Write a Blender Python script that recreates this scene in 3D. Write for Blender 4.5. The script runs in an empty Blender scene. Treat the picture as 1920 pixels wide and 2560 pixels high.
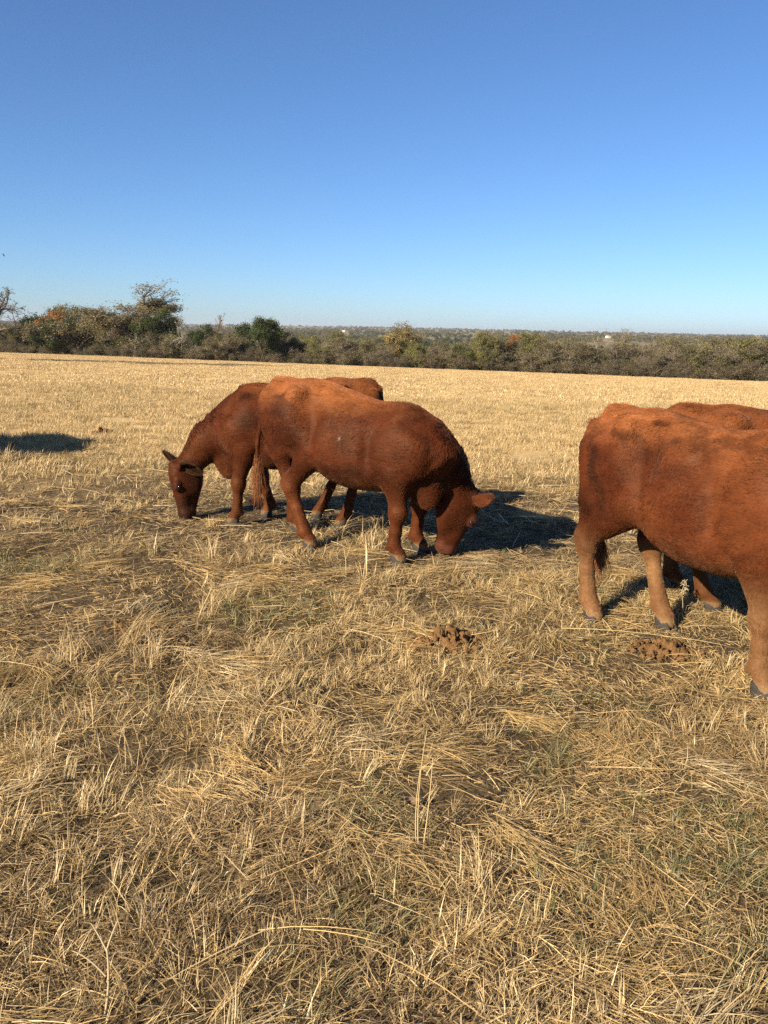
import bpy, math, random
import numpy as np
from mathutils import Vector, Matrix

# ------------------------------------------------------------------ camera, sky, sun, exposure
SC = bpy.context.scene
COL = SC.collection
PITCH, ROLL, CAM_H = math.radians(12.46), math.radians(1.1), 1.6
cam_data = bpy.data.cameras.new("camera")
cam = bpy.data.objects.new("camera", cam_data)
COL.objects.link(cam)
cam_data.sensor_fit = 'VERTICAL'
cam_data.sensor_height = 36.0
cam_data.lens = 36.0 * 828.0 / 1024.0
cam_data.clip_start, cam_data.clip_end = 0.05, 20000.0
cam.matrix_world = (Matrix.Translation((0, 0, CAM_H)) @ Matrix.Rotation(math.pi / 2 - PITCH, 4, 'X')
                    @ Matrix.Rotation(ROLL, 4, 'Z'))
SC.camera = cam

SUN_EL = math.radians(28.0)
SUN_TO = Vector((-0.685, -0.73, 0.0)).normalized()          # horizontal direction towards the sun
world = bpy.data.worlds.new("World")
SC.world = world
world.use_nodes = True
wn = world.node_tree
sky = wn.nodes.new("ShaderNodeTexSky")
sky.sky_type = 'NISHITA'
sky.sun_disc = False
sky.sun_elevation = SUN_EL
sky.sun_rotation = math.atan2(SUN_TO.x, SUN_TO.y)
sky.altitude = 200.0
sky.air_density = 0.85
sky.dust_density = 0.4
sky.ozone_density = 8.0
wn.nodes["Background"].inputs[1].default_value = 0.055
wn.links.new(sky.outputs[0], wn.nodes["Background"].inputs[0])

sun_data = bpy.data.lights.new("sun", 'SUN')
sun_data.energy = 5.0
sun_data.angle = math.radians(0.53)
sun_data.color = (1.0, 0.86, 0.66)
sun = bpy.data.objects.new("sun", sun_data)
COL.objects.link(sun)
sun_vec = Vector((SUN_TO.x * math.cos(SUN_EL), SUN_TO.y * math.cos(SUN_EL), math.sin(SUN_EL)))
sun.rotation_euler = sun_vec.to_track_quat('Z', 'Y').to_euler()
sun.location = (-10, -10, 12)

SC.view_settings.view_transform = 'Standard'
SC.view_settings.look = 'None'
SC.view_settings.gamma = 1.0
SC.view_settings.use_curve_mapping = False
SC.view_settings.exposure = 1.4
SC.render.engine = 'CYCLES'
SC.cycles.use_denoising = False
SC.cycles.max_bounces = 4
SC.cycles.diffuse_bounces = 2
SC.cycles.transmission_bounces = 3
SC.cycles.transparent_max_bounces = 4
SC.cycles.sample_clamp_indirect = 4.0
SC.render.film_transparent = False
SC.cycles_curves.shape = 'RIBBONS'

# ------------------------------------------------------------------ helpers
rng = np.random.default_rng(7)


def tag(o, label=None, category=None, group=None, kind=None):
    for k, v in (("label", label), ("category", category), ("group", group), ("kind", kind)):
        if v:
            o[k] = v
    return o


def empty(name, loc=(0, 0, 0), rz=0.0):
    o = bpy.data.objects.new(name, None)
    o.empty_display_size = 0.2
    o.location = loc
    o.rotation_euler = (0, 0, rz)
    COL.objects.link(o)
    return o


def link(name, data, parent=None):
    o = bpy.data.objects.new(name, data)
    COL.objects.link(o)
    if parent:
        o.parent = parent
    return o


def mesh_arrays(name, V, F, mat=None, smooth=True, cols=None):
    """V (n,3), F (m,3) or (m,4) -> mesh data; cols: {attribute: (n,3|4)} point colours"""
    V = np.asarray(V, np.float32)
    F = np.asarray(F, np.int32)
    me = bpy.data.meshes.new(name)
    k = F.shape[1]
    me.vertices.add(len(V))
    me.vertices.foreach_set("co", V.ravel())
    me.loops.add(F.size)
    me.loops.foreach_set("vertex_index", F.ravel())
    me.polygons.add(len(F))
    me.polygons.foreach_set("loop_start", np.arange(0, F.size, k, dtype=np.int32))
    me.polygons.foreach_set("use_smooth", np.full(len(F), smooth, dtype=bool))
    for an, c in (cols or {}).items():
        c = np.asarray(c, np.float32)
        if c.shape[1] == 3:
            c = np.concatenate([c, np.ones((len(c), 1), np.float32)], 1)
        a = me.attributes.new(an, 'FLOAT_COLOR', 'POINT')
        a.data.foreach_set("color", c.ravel())
    me.update(calc_edges=True)
    if mat:
        me.materials.append(mat)
    return me


def _hash(*k):
    h = np.zeros_like(k[0], dtype=np.uint32)
    for i, a in enumerate(k):
        h = h ^ (a.astype(np.int64).astype(np.uint32) * np.uint32((73856093, 19349663, 83492791, 2654435761)[i]))
        h = (h ^ (h >> np.uint32(15))) * np.uint32(2246822519)
        h = (h ^ (h >> np.uint32(13))) * np.uint32(3266489917)
    h = h ^ (h >> np.uint32(16))
    return (h & np.uint32(0xFFFFFF)).astype(np.float32) / np.float32(0xFFFFFF)


def noise(P, scale=1.0, seed=0):
    """value noise in -1..1; P (...,2) or (...,3)"""
    P = np.asarray(P, np.float64) * scale + seed * 17.31
    i0 = np.floor(P).astype(np.int64)
    f = P - i0
    f = f * f * f * (f * (f * 6 - 15) + 10)
    n = P.shape[-1]
    out = 0
    for c in range(2 ** n):
        w = 1.0
        ks = []
        for d in range(n):
            b = (c >> d) & 1
            ks.append(i0[..., d] + b)
            w = w * (f[..., d] if b else 1 - f[..., d])
        out = out + w * _hash(*ks)
    return out * 2 - 1


def fbm(P, scale=1.0, octaves=4, seed=0):
    o, a, t = 0, 1.0, 0
    for k in range(octaves):
        o = o + a * noise(P, scale * 2 ** k, seed + k)
        t += a
        a *= 0.5
    return o / t


def smoothstep(a, b, x):
    t = np.clip((x - a) / (b - a), 0, 1)
    return t * t * (3 - 2 * t)


def unit(v):
    v = np.array(v, float)
    return v / np.linalg.norm(v)


class Mat:
    """small node-tree builder"""
    def __init__(self, name):
        self.m = bpy.data.materials.new(name)
        self.m.use_nodes = True
        self.t = self.m.node_tree
        self.b = self.t.nodes["Principled BSDF"]
        self.out = self.t.nodes["Material Output"]

    def n(self, kind, **kw):
        nd = self.t.nodes.new(kind)
        for k, v in kw.items():
            if k.startswith("i_"):
                nd.inputs[k[2:].replace("_", " ")].default_value = v
            else:
                setattr(nd, k, v)
        return nd

    def l(self, a, b):
        self.t.links.new(a, b)

    def attr(self, name, kind='GEOMETRY'):
        return self.n("ShaderNodeAttribute", attribute_name=name, attribute_type=kind)

    def mixc(self, a, b, fac, mode='MIX'):
        nd = self.n("ShaderNodeMix", data_type='RGBA', blend_type=mode)
        for s, v in ((nd.inputs[0], fac), (nd.inputs[6], a), (nd.inputs[7], b)):
            if hasattr(v, "is_linked"):
                self.l(v, s)
            else:
                s.default_value = v if not isinstance(v, tuple) else (*v, 1.0)[:4]
        return nd.outputs[2]

    def noise(self, scale, detail=3.0, rough=0.55, vec=None):
        nd = self.n("ShaderNodeTexNoise")
        nd.inputs["Scale"].default_value = scale
        nd.inputs["Detail"].default_value = detail
        nd.inputs["Roughness"].default_value = rough
        if vec:
            self.l(vec, nd.inputs["Vector"])
        return nd.outputs[0]

    def ramp(self, fac, stops):
        nd = self.n("ShaderNodeValToRGB")
        e = nd.color_ramp.elements
        while len(e) < len(stops):
            e.new(0.5)
        for q, (p, c) in zip(e, stops):
            q.position = p
            q.color = (*c, 1.0) if len(c) == 3 else c
        self.l(fac, nd.inputs[0])
        return nd.outputs[0]

    def bump(self, h, strength=0.3, dist=0.01):
        nd = self.n("ShaderNodeBump")
        nd.inputs["Strength"].default_value = strength
        nd.inputs["Distance"].default_value = dist
        self.l(h, nd.inputs["Height"])
        self.l(nd.outputs[0], self.b.inputs["Normal"])


def principled(name, col, rough=0.8, spec=0.2):
    M = Mat(name)
    M.b.inputs["Base Color"].default_value = (*col, 1)
    M.b.inputs["Roughness"].default_value = rough
    M.b.inputs["Specular IOR Level"].default_value = spec
    return M
# ------------------------------------------------------------------ terrain
def edge_y(x):
    """far edge of the pasture, where the trees begin"""
    return 88.0 - 0.3125 * np.clip(x, -160, 130) + 2.0 * np.sin(np.asarray(x) / 11.0)


def softramp(t, k=4.0):
    return k * np.logaddexp(0, np.asarray(t, np.float64) / k)


def ground_z(x, y):
    x = np.asarray(x, np.float64)
    y = np.asarray(y, np.float64)
    xs = 60 * np.tanh(x / 60.0)
    e = edge_y(x)
    s = y - e
    z = -0.0165 * xs - 0.0315 * softramp(np.minimum(y, e) - 15.0)
    sp = np.maximum(s, 0)
    z = z - 9.5 * (1 - np.exp(-sp / 90.0)) + 0.0050 * np.minimum(sp, 2600) - 0.004 * np.maximum(sp - 3000, 0)
    P = np.stack([x, y], -1)
    far = smoothstep(30, 500, s)
    z = z + far * 3.2 * fbm(P, 1 / 420.0, 3, 5) + smoothstep(1200, 3200, s) * 13.0 * np.maximum(fbm(P, 1 / 1300.0, 2, 9) + .22, 0)
    near = 1 - smoothstep(40, 120, np.hypot(x, y))
    for cx, cy in ((-.2, 5.95), (-.74, 6.75), (1.65, 4.12), (2.45, 4.85), (-5.75, 9.55)):     # firm, trodden ground where the cattle stand
        near = near * (1 - .88 * smoothstep(1.5, .75, np.hypot(x - cx, y - cy)))
    z = z + near * (0.035 * fbm(P, 1.1, 3, 2) + 0.02 * noise(P, 0.35, 3) + 0.026 * noise(P, 3.4, 6)) * smoothstep(0.0, 6.0, np.hypot(x, y) + 3)
    return z


def graded(lo, hi, first, grow, cap):
    out, x, st = [0.0], 0.0, first
    while x < hi:
        x += st
        st = min(st * grow, cap)
        out.append(x)
    neg, x, st = [], 0.0, first
    while x > lo:
        x -= st
        st = min(st * grow, cap)
        neg.append(x)
    return np.array(neg[::-1] + out)


gx = graded(-5200, 5200, 0.09, 1.045, 120)
gy = graded(-60, 6500, 0.09, 1.035, 90)
GX, GY = np.meshgrid(gx, gy, indexing='ij')
GZ = ground_z(GX, GY)
GV = np.stack([GX, GY, GZ], -1).reshape(-1, 3)
nx, ny = len(gx), len(gy)
ii, jj = np.meshgrid(np.arange(nx - 1), np.arange(ny - 1), indexing='ij')
q = (ii * ny + jj).ravel()
GF = np.stack([q, q + ny, q + ny + 1, q + 1], 1)

# what grows where: r = pasture beyond the grazed patch, g = land beyond the trees
def grazed(x, y):
    """1 where the cattle have cropped and trampled the grass, 0 in the standing grass"""
    P = np.stack([np.asarray(x, float), np.asarray(y, float)], -1)
    return 1 - smoothstep(-2.2, 2.4, y - (9.8 + 0.10 * np.asarray(x)) + 1.2 * fbm(P, .45, 3, 31))


gS = GY - edge_y(GX)
gc = np.stack([1 - grazed(GX, GY), smoothstep(-1.5, 2.0, gS), np.zeros_like(GX)], -1).reshape(-1, 3)

M = Mat("pasture_soil")
at = M.attr("zone")
sep = M.n("ShaderNodeSeparateColor")
M.l(at.outputs["Color"], sep.inputs[0])
geo = M.n("ShaderNodeNewGeometry")
pos = geo.outputs["Position"]
thatch = M.ramp(M.noise(38.0, 6.0, 0.65, pos), [(0.3, (0.030, 0.021, 0.012)), (0.5, (0.072, 0.051, 0.028)), (0.72, (0.15, 0.108, 0.058))])
gold = M.ramp(M.noise(0.9, 8.0, 0.72, pos), [(0.28, (0.33, 0.23, 0.105)), (0.5, (0.44, 0.315, 0.148)), (0.75, (0.52, 0.38, 0.185))])
scrub = M.ramp(M.noise(0.018, 7.0, 0.62, pos), [(0.36, (0.06, 0.062, 0.03)), (0.48, (0.15, 0.12, 0.055)), (0.58, (0.28, 0.21, 0.11)), (0.68, (0.14, 0.13, 0.055))])
c = M.mixc(thatch, gold, sep.outputs[0])
c = M.mixc(c, scrub, sep.outputs[1])
M.l(c, M.b.inputs["Base Color"])
M.b.inputs["Roughness"].default_value = 0.95
M.b.inputs["Specular IOR Level"].default_value = 0.1
M.bump(M.noise(55.0, 5.0, 0.7, pos), 0.6, 0.02)
ground = link("ground", mesh_arrays("ground", GV, GF, M.m, True, {"zone": gc}))
tag(ground, "dry golden pasture running down to a line of trees", None, None, "structure")


# bare spots under the dung
PILES = [(.34, 4.16, .21), (1.50, 4.10, .17)]


def off_piles(x, y, r):
    k = np.ones(len(x), bool)
    for px, py, pr in PILES:
        k &= (np.hypot(x - px, (y - py) * 1.2) > pr) | (r.random(len(x)) < .22)
    return k


def gz(x, y):
    return float(ground_z(np.array([x]), np.array([y]))[0])
# ------------------------------------------------------------------ the air: thin haze over the plain
hm = bpy.data.materials.new("air_haze")
hm.use_nodes = True
ht = hm.node_tree
ht.nodes.remove(ht.nodes["Principled BSDF"])
pv = ht.nodes.new("ShaderNodeVolumePrincipled")
pv.inputs["Color"].default_value = (0.80, 0.88, 0.97, 1)
pv.inputs["Density"].default_value = 0.00013
pv.inputs["Anisotropy"].default_value = 0.2
ht.links.new(pv.outputs[0], ht.nodes["Material Output"].inputs["Volume"])
hx0, hx1, hy0, hy1 = -5300, 5300, -80, 6700
hz0, hz1 = float(GV[:, 2].min()) - 1.5, max(30.0, float(GV[:, 2].max()) + 14)
hv = [(x, y, z) for z in (hz0, hz1) for y in (hy0, hy1) for x in (hx0, hx1)]
hb = link("haze", mesh_arrays("haze", hv, [(0, 2, 3, 1), (4, 5, 7, 6), (0, 1, 5, 4), (2, 6, 7, 3), (0, 4, 6, 2), (1, 3, 7, 5)], hm, False))
tag(hb, "thin bluish haze lying over the far plain", None, None, "stuff")
# ------------------------------------------------------------------ cattle
M = Mat("coat_skin")
a = M.attr("coat")
nz = M.noise(60.0, 4.0, 0.6)
M.l(M.mixc(a.outputs["Color"], M.mixc(a.outputs["Color"], (0.78, 0.74, 0.7), 1.0, 'MULTIPLY'), M.ramp(nz, [(0.35, (0, 0, 0)), (0.65, (1, 1, 1))])), M.b.inputs["Base Color"])
M.b.inputs["Roughness"].default_value = 0.52
M.b.inputs["Specular IOR Level"].default_value = 0.10
M.b.inputs["Specular Tint"].default_value = (1.0, 0.72, 0.5, 1)
M.b.inputs["Sheen Weight"].default_value = 0.10
M.b.inputs["Sheen Roughness"].default_value = 0.4
M.b.inputs["Sheen Tint"].default_value = (1.0, 0.62, 0.35, 1)
tc = M.n("ShaderNodeTexCoord")
mpg = M.n("ShaderNodeMapping")
mpg.inputs["Rotation"].default_value = (0, 0.62, 0)
mpg.inputs["Scale"].default_value = (22, 90, 110)
M.l(tc.outputs["Object"], mpg.inputs["Vector"])
M.bump(M.noise(0.45, 4.0, 0.65, mpg.outputs[0]), 0.55, 0.012)
MAT_SKIN = M.m
M = Mat("coat_hair")
a = M.attr("coat")
M.l(a.outputs["Color"], M.b.inputs["Base Color"])
M.b.inputs["Roughness"].default_value = 0.5
M.b.inputs["Specular IOR Level"].default_value = 0.2
M.b.inputs["Specular Tint"].default_value = (1.0, 0.75, 0.5, 1)
MAT_HAIR = M.m
M = principled("hoof_horn", (0.055, 0.05, 0.048), 0.7, 0.15)
M.l(M.ramp(M.noise(25.0, 3.0), [(0.3, (0.012, 0.011, 0.010)), (0.7, (0.05, 0.044, 0.038))]), M.b.inputs["Base Color"])
MAT_HOOF = M.m
MAT_EYE = principled("wet_eye", (0.012, 0.008, 0.006), 0.06, 0.6).m
MAT_TAG = principled("tag_plastic", (0.75, 0.70, 0.62), 0.4, 0.4).m


class Field:
    def __init__(self, lo, hi, h):
        self.h = h
        self.lo = np.array(lo, np.float32)
        n = np.ceil((np.array(hi) - lo) / h).astype(int) + 1
        self.ax = [self.lo[d] + h * np.arange(n[d], dtype=np.float32) for d in range(3)]
        self.v = np.full(n, 0.5, np.float32)

    def sub(self, lo, hi):
        sl = []
        for d in range(3):
            i0 = max(0, int((lo[d] - self.lo[d]) / self.h))
            i1 = min(len(self.ax[d]), int((hi[d] - self.lo[d]) / self.h) + 2)
            sl.append(slice(i0, max(i1, i0 + 1)))
        X = self.ax[0][sl[0]][:, None, None]
        Y = self.ax[1][sl[1]][None, :, None]
        Z = self.ax[2][sl[2]][None, None, :]
        return tuple(sl), X, Y, Z

    def add(self, sl, d, k):
        a = self.v[sl]
        if k > 0:
            h = np.maximum(k - np.abs(a - d), 0) / k
            self.v[sl] = np.minimum(a, d) - h * h * k * 0.25
        else:
            self.v[sl] = np.minimum(a, d)

    def cut(self, sl, d, k):
        a = self.v[sl]
        h = np.maximum(k - np.abs(a + d), 0) / k
        self.v[sl] = np.maximum(a, -d) + h * h * k * 0.25

    def ell(self, c, r, k=0.05, R=None, cut=False):
        c = np.array(c, np.float32)
        m = max(r) + 0.12
        sl, X, Y, Z = self.sub(c - m, c + m)
        x, y, z = X - c[0], Y - c[1], Z - c[2]
        if R is not None:
            x, y, z = (R[0][0] * x + R[0][1] * y + R[0][2] * z, R[1][0] * x + R[1][1] * y + R[1][2] * z, R[2][0] * x + R[2][1] * y + R[2][2] * z)
        k0 = np.sqrt((x / r[0]) ** 2 + (y / r[1]) ** 2 + (z / r[2]) ** 2)
        k1 = np.sqrt((x / r[0] ** 2) ** 2 + (y / r[1] ** 2) ** 2 + (z / r[2] ** 2) ** 2) + 1e-6
        d = k0 * (k0 - 1) / k1
        (self.cut if cut else self.add)(sl, d, k)

    def cone(self, a, b, ra, rb, k=0.04, flat=None, fs=1.0):
        """tapered capsule; along the unit vector `flat` the section is squeezed by fs"""
        a = np.array(a, np.float32)
        b = np.array(b, np.float32)
        m = max(ra, rb) * max(1, fs) + 0.12
        sl, X, Y, Z = self.sub(np.minimum(a, b) - m, np.maximum(a, b) + m)
        ab = b - a
        L2 = float(ab @ ab) + 1e-9
        px, py, pz = X - a[0], Y - a[1], Z - a[2]
        t = np.clip((px * ab[0] + py * ab[1] + pz * ab[2]) / L2, 0, 1)
        qx, qy, qz = px - t * ab[0], py - t * ab[1], pz - t * ab[2]
        d2 = qx * qx + qy * qy + qz * qz
        if flat is not None:
            w = qx * flat[0] + qy * flat[1] + qz * flat[2]
            d2 = d2 + w * w * (1 / fs ** 2 - 1)
        d = np.sqrt(np.maximum(d2, 0)) - (ra + (rb - ra) * (t * t * (3 - 2 * t)))
        if flat is not None:
            d = d * min(1.0, (1 + fs) / 2)
        self.add(sl, d, k)

    def surface(self):
        """surface nets"""
        v = self.v
        s = v < 0
        n = np.array(v.shape)
        cs = sum(s[i:n[0] - 1 + i, j:n[1] - 1 + j, k:n[2] - 1 + k].astype(np.int8) for i in (0, 1) for j in (0, 1) for k in (0, 1))
        I = np.argwhere((cs > 0) & (cs < 8))
        idx = np.full(n - 1, -1, np.int32)
        idx[I[:, 0], I[:, 1], I[:, 2]] = np.arange(len(I))
        acc = np.zeros((len(I), 3))
        cnt = np.zeros(len(I))
        cor = [(i, j, k) for i in (0, 1) for j in (0, 1) for k in (0, 1)]
        val = {c: v[I[:, 0] + c[0], I[:, 1] + c[1], I[:, 2] + c[2]] for c in cor}
        for c in cor:
            for d in range(3):
                if c[d] == 0:
                    e = tuple(1 if q == d else c[q] for q in range(3))
                    v0, v1 = val[c], val[e]
                    m = (v0 < 0) != (v1 < 0)
                    t = np.where(m, v0 / np.where(m, v0 - v1, 1), 0)
                    p = np.tile(np.array(c, float), (len(I), 1))
                    p[:, d] = t
                    acc[m] += p[m]
                    cnt += m
        V = (I + acc / cnt[:, None]) * self.h + self.lo
        F = []
        for d in range(3):
            e1, e2 = [(1, 2), (2, 0), (0, 1)][d]
            sh = [slice(0, n[q] - 1) if q == d else slice(1, n[q] - 1) for q in range(3)]
            sh1 = [slice(1, n[q]) if q == d else slice(1, n[q] - 1) for q in range(3)]
            s0, s1 = s[tuple(sh)], s[tuple(sh1)]
            for flip, m in ((False, s0 & ~s1), (True, ~s0 & s1)):
                J = np.argwhere(m)
                J = J + np.array([0 if q == d else 1 for q in range(3)])
                def at(o1, o2):
                    K = J.copy()
                    K[:, e1] -= o1
                    K[:, e2] -= o2
                    return idx[K[:, 0], K[:, 1], K[:, 2]]
                quad = np.stack([at(1, 1), at(0, 1), at(0, 0), at(1, 0)], 1)
                F.append(quad[:, ::-1] if flip else quad)
        return V, np.concatenate(F)


def spline(xs, ys, X):
    g = np.linspace(xs[0], xs[-1], 400)
    y = np.interp(g, xs, ys)
    ker = np.exp(-np.linspace(-2, 2, 23) ** 2)
    ker /= ker.sum()
    y = np.convolve(np.pad(y, 11, mode='edge'), ker, 'valid')
    return np.interp(X, g, y)


# stations along the trunk: x, top, bottom, half width
TRUNK = np.array([(-.80, 1.06, .99, .02), (-.76, 1.15, .90, .10), (-.70, 1.195, .84, .165), (-.62, 1.225, .79, .205), (-.5, 1.24, .745, .24),
                  (-.40, 1.25, .70, .262), (-.28, 1.235, .60, .280), (-.14, 1.21, .51, .302), (0, 1.195, .475, .310), (.2, 1.18, .472, .296), (.36, 1.18, .495, .25),
                  (.5, 1.155, .535, .22), (.62, 1.09, .60, .185), (.72, 1.00, .68, .13), (.80, .92, .78, .05)])

LABEL_CATTLE = "red cattle grazing in the pasture"


def build_cow(name, loc, heading, hooves, poll, nose, brow, neck_mid, label, seed=1, ears=((-.3, 1, .1), (-.3, -1, .1)),
              tail=((-.82, 0, .95), (-.84, 0, .72), (-.82, 0, .52)), tan_legs=0.3, dark_nose=True, n_hair=70000, tagged=False, scale=1.0,
              light_top=0.35, h=0.0122, patches=(), drop=0.0, fur=.017, brx=.60, stretch=1.0, tone=.42, ear_s=1.0):
    r = np.random.default_rng(seed)
    RH, LH, RF, LF = hooves
    poll, nose = np.array(poll, float), np.array(nose, float)
    lo = (-1.0, -.48, -.02)
    hi = (max(1.0, poll[0] + .3, nose[0] + .25), max(.48, poll[1] + .32, nose[1] + .2), 1.36)
    lo = (lo[0], min(-.48, poll[1] - .32), lo[2])
    F = Field(lo, hi, h)
    # trunk
    sl, X, Y, Z = F.sub((-.95, -.42, .45), (.95, .42, 1.35))
    x = np.broadcast_to(X, (X.shape[0], 1, 1))
    top, bot, w = (spline(TRUNK[:, 0], TRUNK[:, k], x) for k in (1, 2, 3))
    top = top - drop * smoothstep(-.35, .45, x)
    zc, hh = (top + bot) / 2, (top - bot) / 2
    s = (Z - zc) / hh
    wl = w * (1.0 - .13 * np.clip(s, -1, 1) - .05 * np.clip(s, 0, 1) ** 2)
    p = 2.25
    d = ((np.abs(Y) / wl) ** p + np.abs(s) ** p) ** (1 / p) - 1
    d = d * np.minimum(wl, hh) * 0.95
    endd = np.maximum(TRUNK[0, 0] - x, x - TRUNK[-1, 0])
    d = np.maximum(d, endd)
    F.add(sl, d.astype(np.float32), 0.0)
    for sgn in (1, -1):
        # haunch, hook bone, pin bone, shoulder blade
        F.ell((-.48, sgn * .165, .93), (.22, .105, .25), .07)
        F.ell((-.395, sgn * .21, 1.145), (.075, .05, .05), .09)
        F.ell((-.225, sgn * .335, .80), (.028, .085, .15), .06, cut=True)        # crease between thigh and flank
        F.ell((-.57, sgn * .225, 1.16), (.10, .075, .045), .06, cut=True)        # slope from hook to pin bone
        F.ell((-.665, sgn * .21, .93), (.04, .06, .13), .06, cut=True)
        F.ell((-.735, sgn * .10, 1.10), (.05, .05, .06), .05)
        F.ell((-.25, sgn * .305, 1.02), (.11, .085, .13), .08, cut=True)          # hollow of the flank
        F.ell((.40, sgn * .165, .84 - drop * .7), (.15, .105, .25), .06)
        F.ell((.53, sgn * .165, .74), (.10, .08, .13), .06)
    for sgn in (1, -1):
        F.ell((.235, sgn * .335, .84), (.03, .07, .20), .07, cut=True)        # dip behind the shoulder
        F.ell((.33, sgn * .27, .60), (.03, .05, .05), .05, cut=True)
    F.ell((.34, 0, 1.145 - drop), (.17, .06, .045), .06)                               # withers
    F.ell((-.66, 0, 1.185), (.10, .055, .04), .07)                             # tail head
    # hind legs
    for sgn, (fx, fy) in ((-1, RH), (1, LH)):
        o = fx + .52
        st = np.array((-.30 + .25 * o, sgn * .185, .76))
        hk = np.array((-.625 + .72 * o, sgn * .165 * .45 + fy * .55, .455))
        fk = np.array((fx - .035, fy, .135))
        ft = np.array((fx + .015, fy, .075))
        F.cone((-.45, sgn * .16, .95), st, .18, .105, .06, (0, 1, 0), .75)
        F.cone(st + (-.02, 0, -.01), hk + (.015, 0, .03), .112, .060, .04, (0, 1, 0), .85)
        F.cone((-.69, sgn * .125, 1.0), (-.62 + .25 * o, sgn * .155, .72), .095, .085, .06)
        F.cone((-.62 + .25 * o, sgn * .155, .72), hk + (-.038, 0, .045), .085, .036, .045, (0, 1, 0), .8)
        F.ell(hk + (-.045, 0, .03), (.040, .034, .055), .02)
        F.ell(hk + (.012, 0, -.01), (.055, .056, .05), .025)
        F.cone(hk + (0, 0, .01), hk * .55 + fk * .45, .066, .042, .03, (0, 1, 0), .86)
        F.cone(hk * .5 + fk * .5, fk, .042, .049, .025)
        F.cone(fk, ft, .047, .044, .02)
        F.cone(ft, ft + (.012, 0, -.035), .044, .047, .02)
        for sd in (-.022, .022):
            F.ell(fk + (-.046, sd, -.022), (.014, .012, .018), .012)
    F.ell((-.42, 0, .70), (.11, .09, .06), .05)                               # udder
    # forelegs
    for sgn, (fx, fy) in ((-1, RF), (1, LF)):
        o = fx - .43
        el = np.array((.385 + .25 * o, sgn * .175, .655))
        kn = np.array((.435 + .62 * o, sgn * .165 * .4 + fy * .6, .365))
        fk = np.array((fx - .02, fy, .135))
        ft = np.array((fx + .022, fy, .075))
        F.cone((.52, sgn * .175, .82), el + (.02, 0, .03), .125, .105, .06, (0, 1, 0), .75)
        F.cone(el + (.02, 0, 0), kn + (0, 0, .03), .108, .064, .045, (0, 1, 0), .84)
        F.ell(kn, (.064, .058, .066), .03)
        F.cone(kn, kn * .45 + fk * .55, .056, .041, .03)
        F.cone(kn * .45 + fk * .55, fk, .041, .048, .025)
        F.cone(fk, ft, .046, .043, .02)
        F.cone(ft, ft + (.012, 0, -.035), .043, .046, .02)
        for sd in (-.022, .022):
            F.ell(fk + (-.046, sd, -.022), (.014, .012, .018), .012)
    # neck
    nm = np.array(neck_mid, float)
    ex = unit(nose - poll)
    ez = np.array(brow, float)
    ez = unit(ez - ex * (ez @ ex))
    ey = np.cross(ez, ex)
    R = (ex, ey, ez)
    H = lambda a, b, c: poll + (ex * a + ey * b * 1.12 + ez * c * 1.08) * 1.06
    nb = H(.03, 0, -.07)
    side = unit(np.cross(nm - np.array((.5, 0, .95)), (0, 0, 1)))
    side2 = unit(ey * .7 + side * .3 * (1 if side @ ey > 0 else -1))
    n0 = np.array((.50, 0, .85 - drop * .7))
    n1 = n0 * .45 + nm * .55
    F.cone((.38, 0, .89 - drop), n0, .24, .225, .06, (0, 1, 0), .80)
    F.cone(n0, n1, .225, .185, .06, side, .72)
    F.cone(n1, nm, .185, .160, .04, side, .70)
    F.cone(nm, nb, .160, .112, .04, side2, .74)
    F.cone((brx - .03, 0, .57), n1 - (.06, 0, .15), .12, .095, .09, side, .55)             # brisket and dewlap
    F.ell((brx, 0, .51), (.095, .055, .13), .09)
    F.cone((brx + .03, 0, .47), n1 * .3 + nm * .7 - (.09, 0, .11), .035, .04, .06, side, .6)
    # head
    F.ell(H(.065, 0, -.02), (.115, .088, .098), .04, R)
    F.ell(H(-.005, 0, .035), (.045, .06, .04), .03, R)
    F.cone(H(.07, 0, -.005), H(.37, 0, -.012), .093, .066, .03, ey, .98)
    for sgn in (1, -1):
        F.ell(H(.155, sgn * .072, .033), (.050, .028, .034), .025, R)
        F.ell(H(.14, sgn * .045, -.095), (.12, .042, .092), .055, R)
        F.ell(H(.01, sgn * .078, -.005), (.032, .032, .03), .02, R)
    F.cone(H(.12, 0, -.13), H(.37, 0, -.062), .072, .050, .05, ey, .75)
    F.ell(H(.405, 0, -.022), (.062, .082, .066), .035, R)
    F.ell(H(.385, 0, -.068), (.055, .058, .034), .025, R)
    for sgn in (1, -1):
        F.ell(H(.452, sgn * .036, .008), (.020, .013, .012), .012, R, cut=True)
        F.ell(H(.165, sgn * .100, .022), (.020, .010, .014), .014, R, cut=True)
    # tail
    tp = [(-.70, 0, 1.205), (-.775, tail[0][1] * .3, 1.15)] + [tuple(t) for t in tail]
    rr = (.034, .030, .024, .019, .016)
    for i in range(len(tp) - 1):
        F.cone(tp[i], tp[i + 1], rr[i], rr[i + 1], .018)
    # uneven flesh, skin folds of the bent neck
    gx_, gy_, gz_ = np.meshgrid(F.ax[0], F.ax[1], F.ax[2], indexing='ij')
    m = np.abs(F.v) < .03
    P = np.stack([gx_[m], gy_[m], gz_[m]], -1)
    legw = smoothstep(.45, .62, P[:, 2])
    ft_ = legw * (.005 * noise(P, 4.0, seed) * smoothstep(1.2, 1.1, P[:, 2]) + .0015 * noise(P, 13.0, seed + 3)) + .0006 * noise(P, 34.0, seed + 5)
    nk = np.clip(1 - np.abs(np.linalg.norm(P - (np.array((.62, 0, .85)) * .5 + nm * .5), axis=1)) / .42, 0, 1)
    u = (P - nm) @ unit(nb - np.array((.5, 0, .95)))
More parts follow.
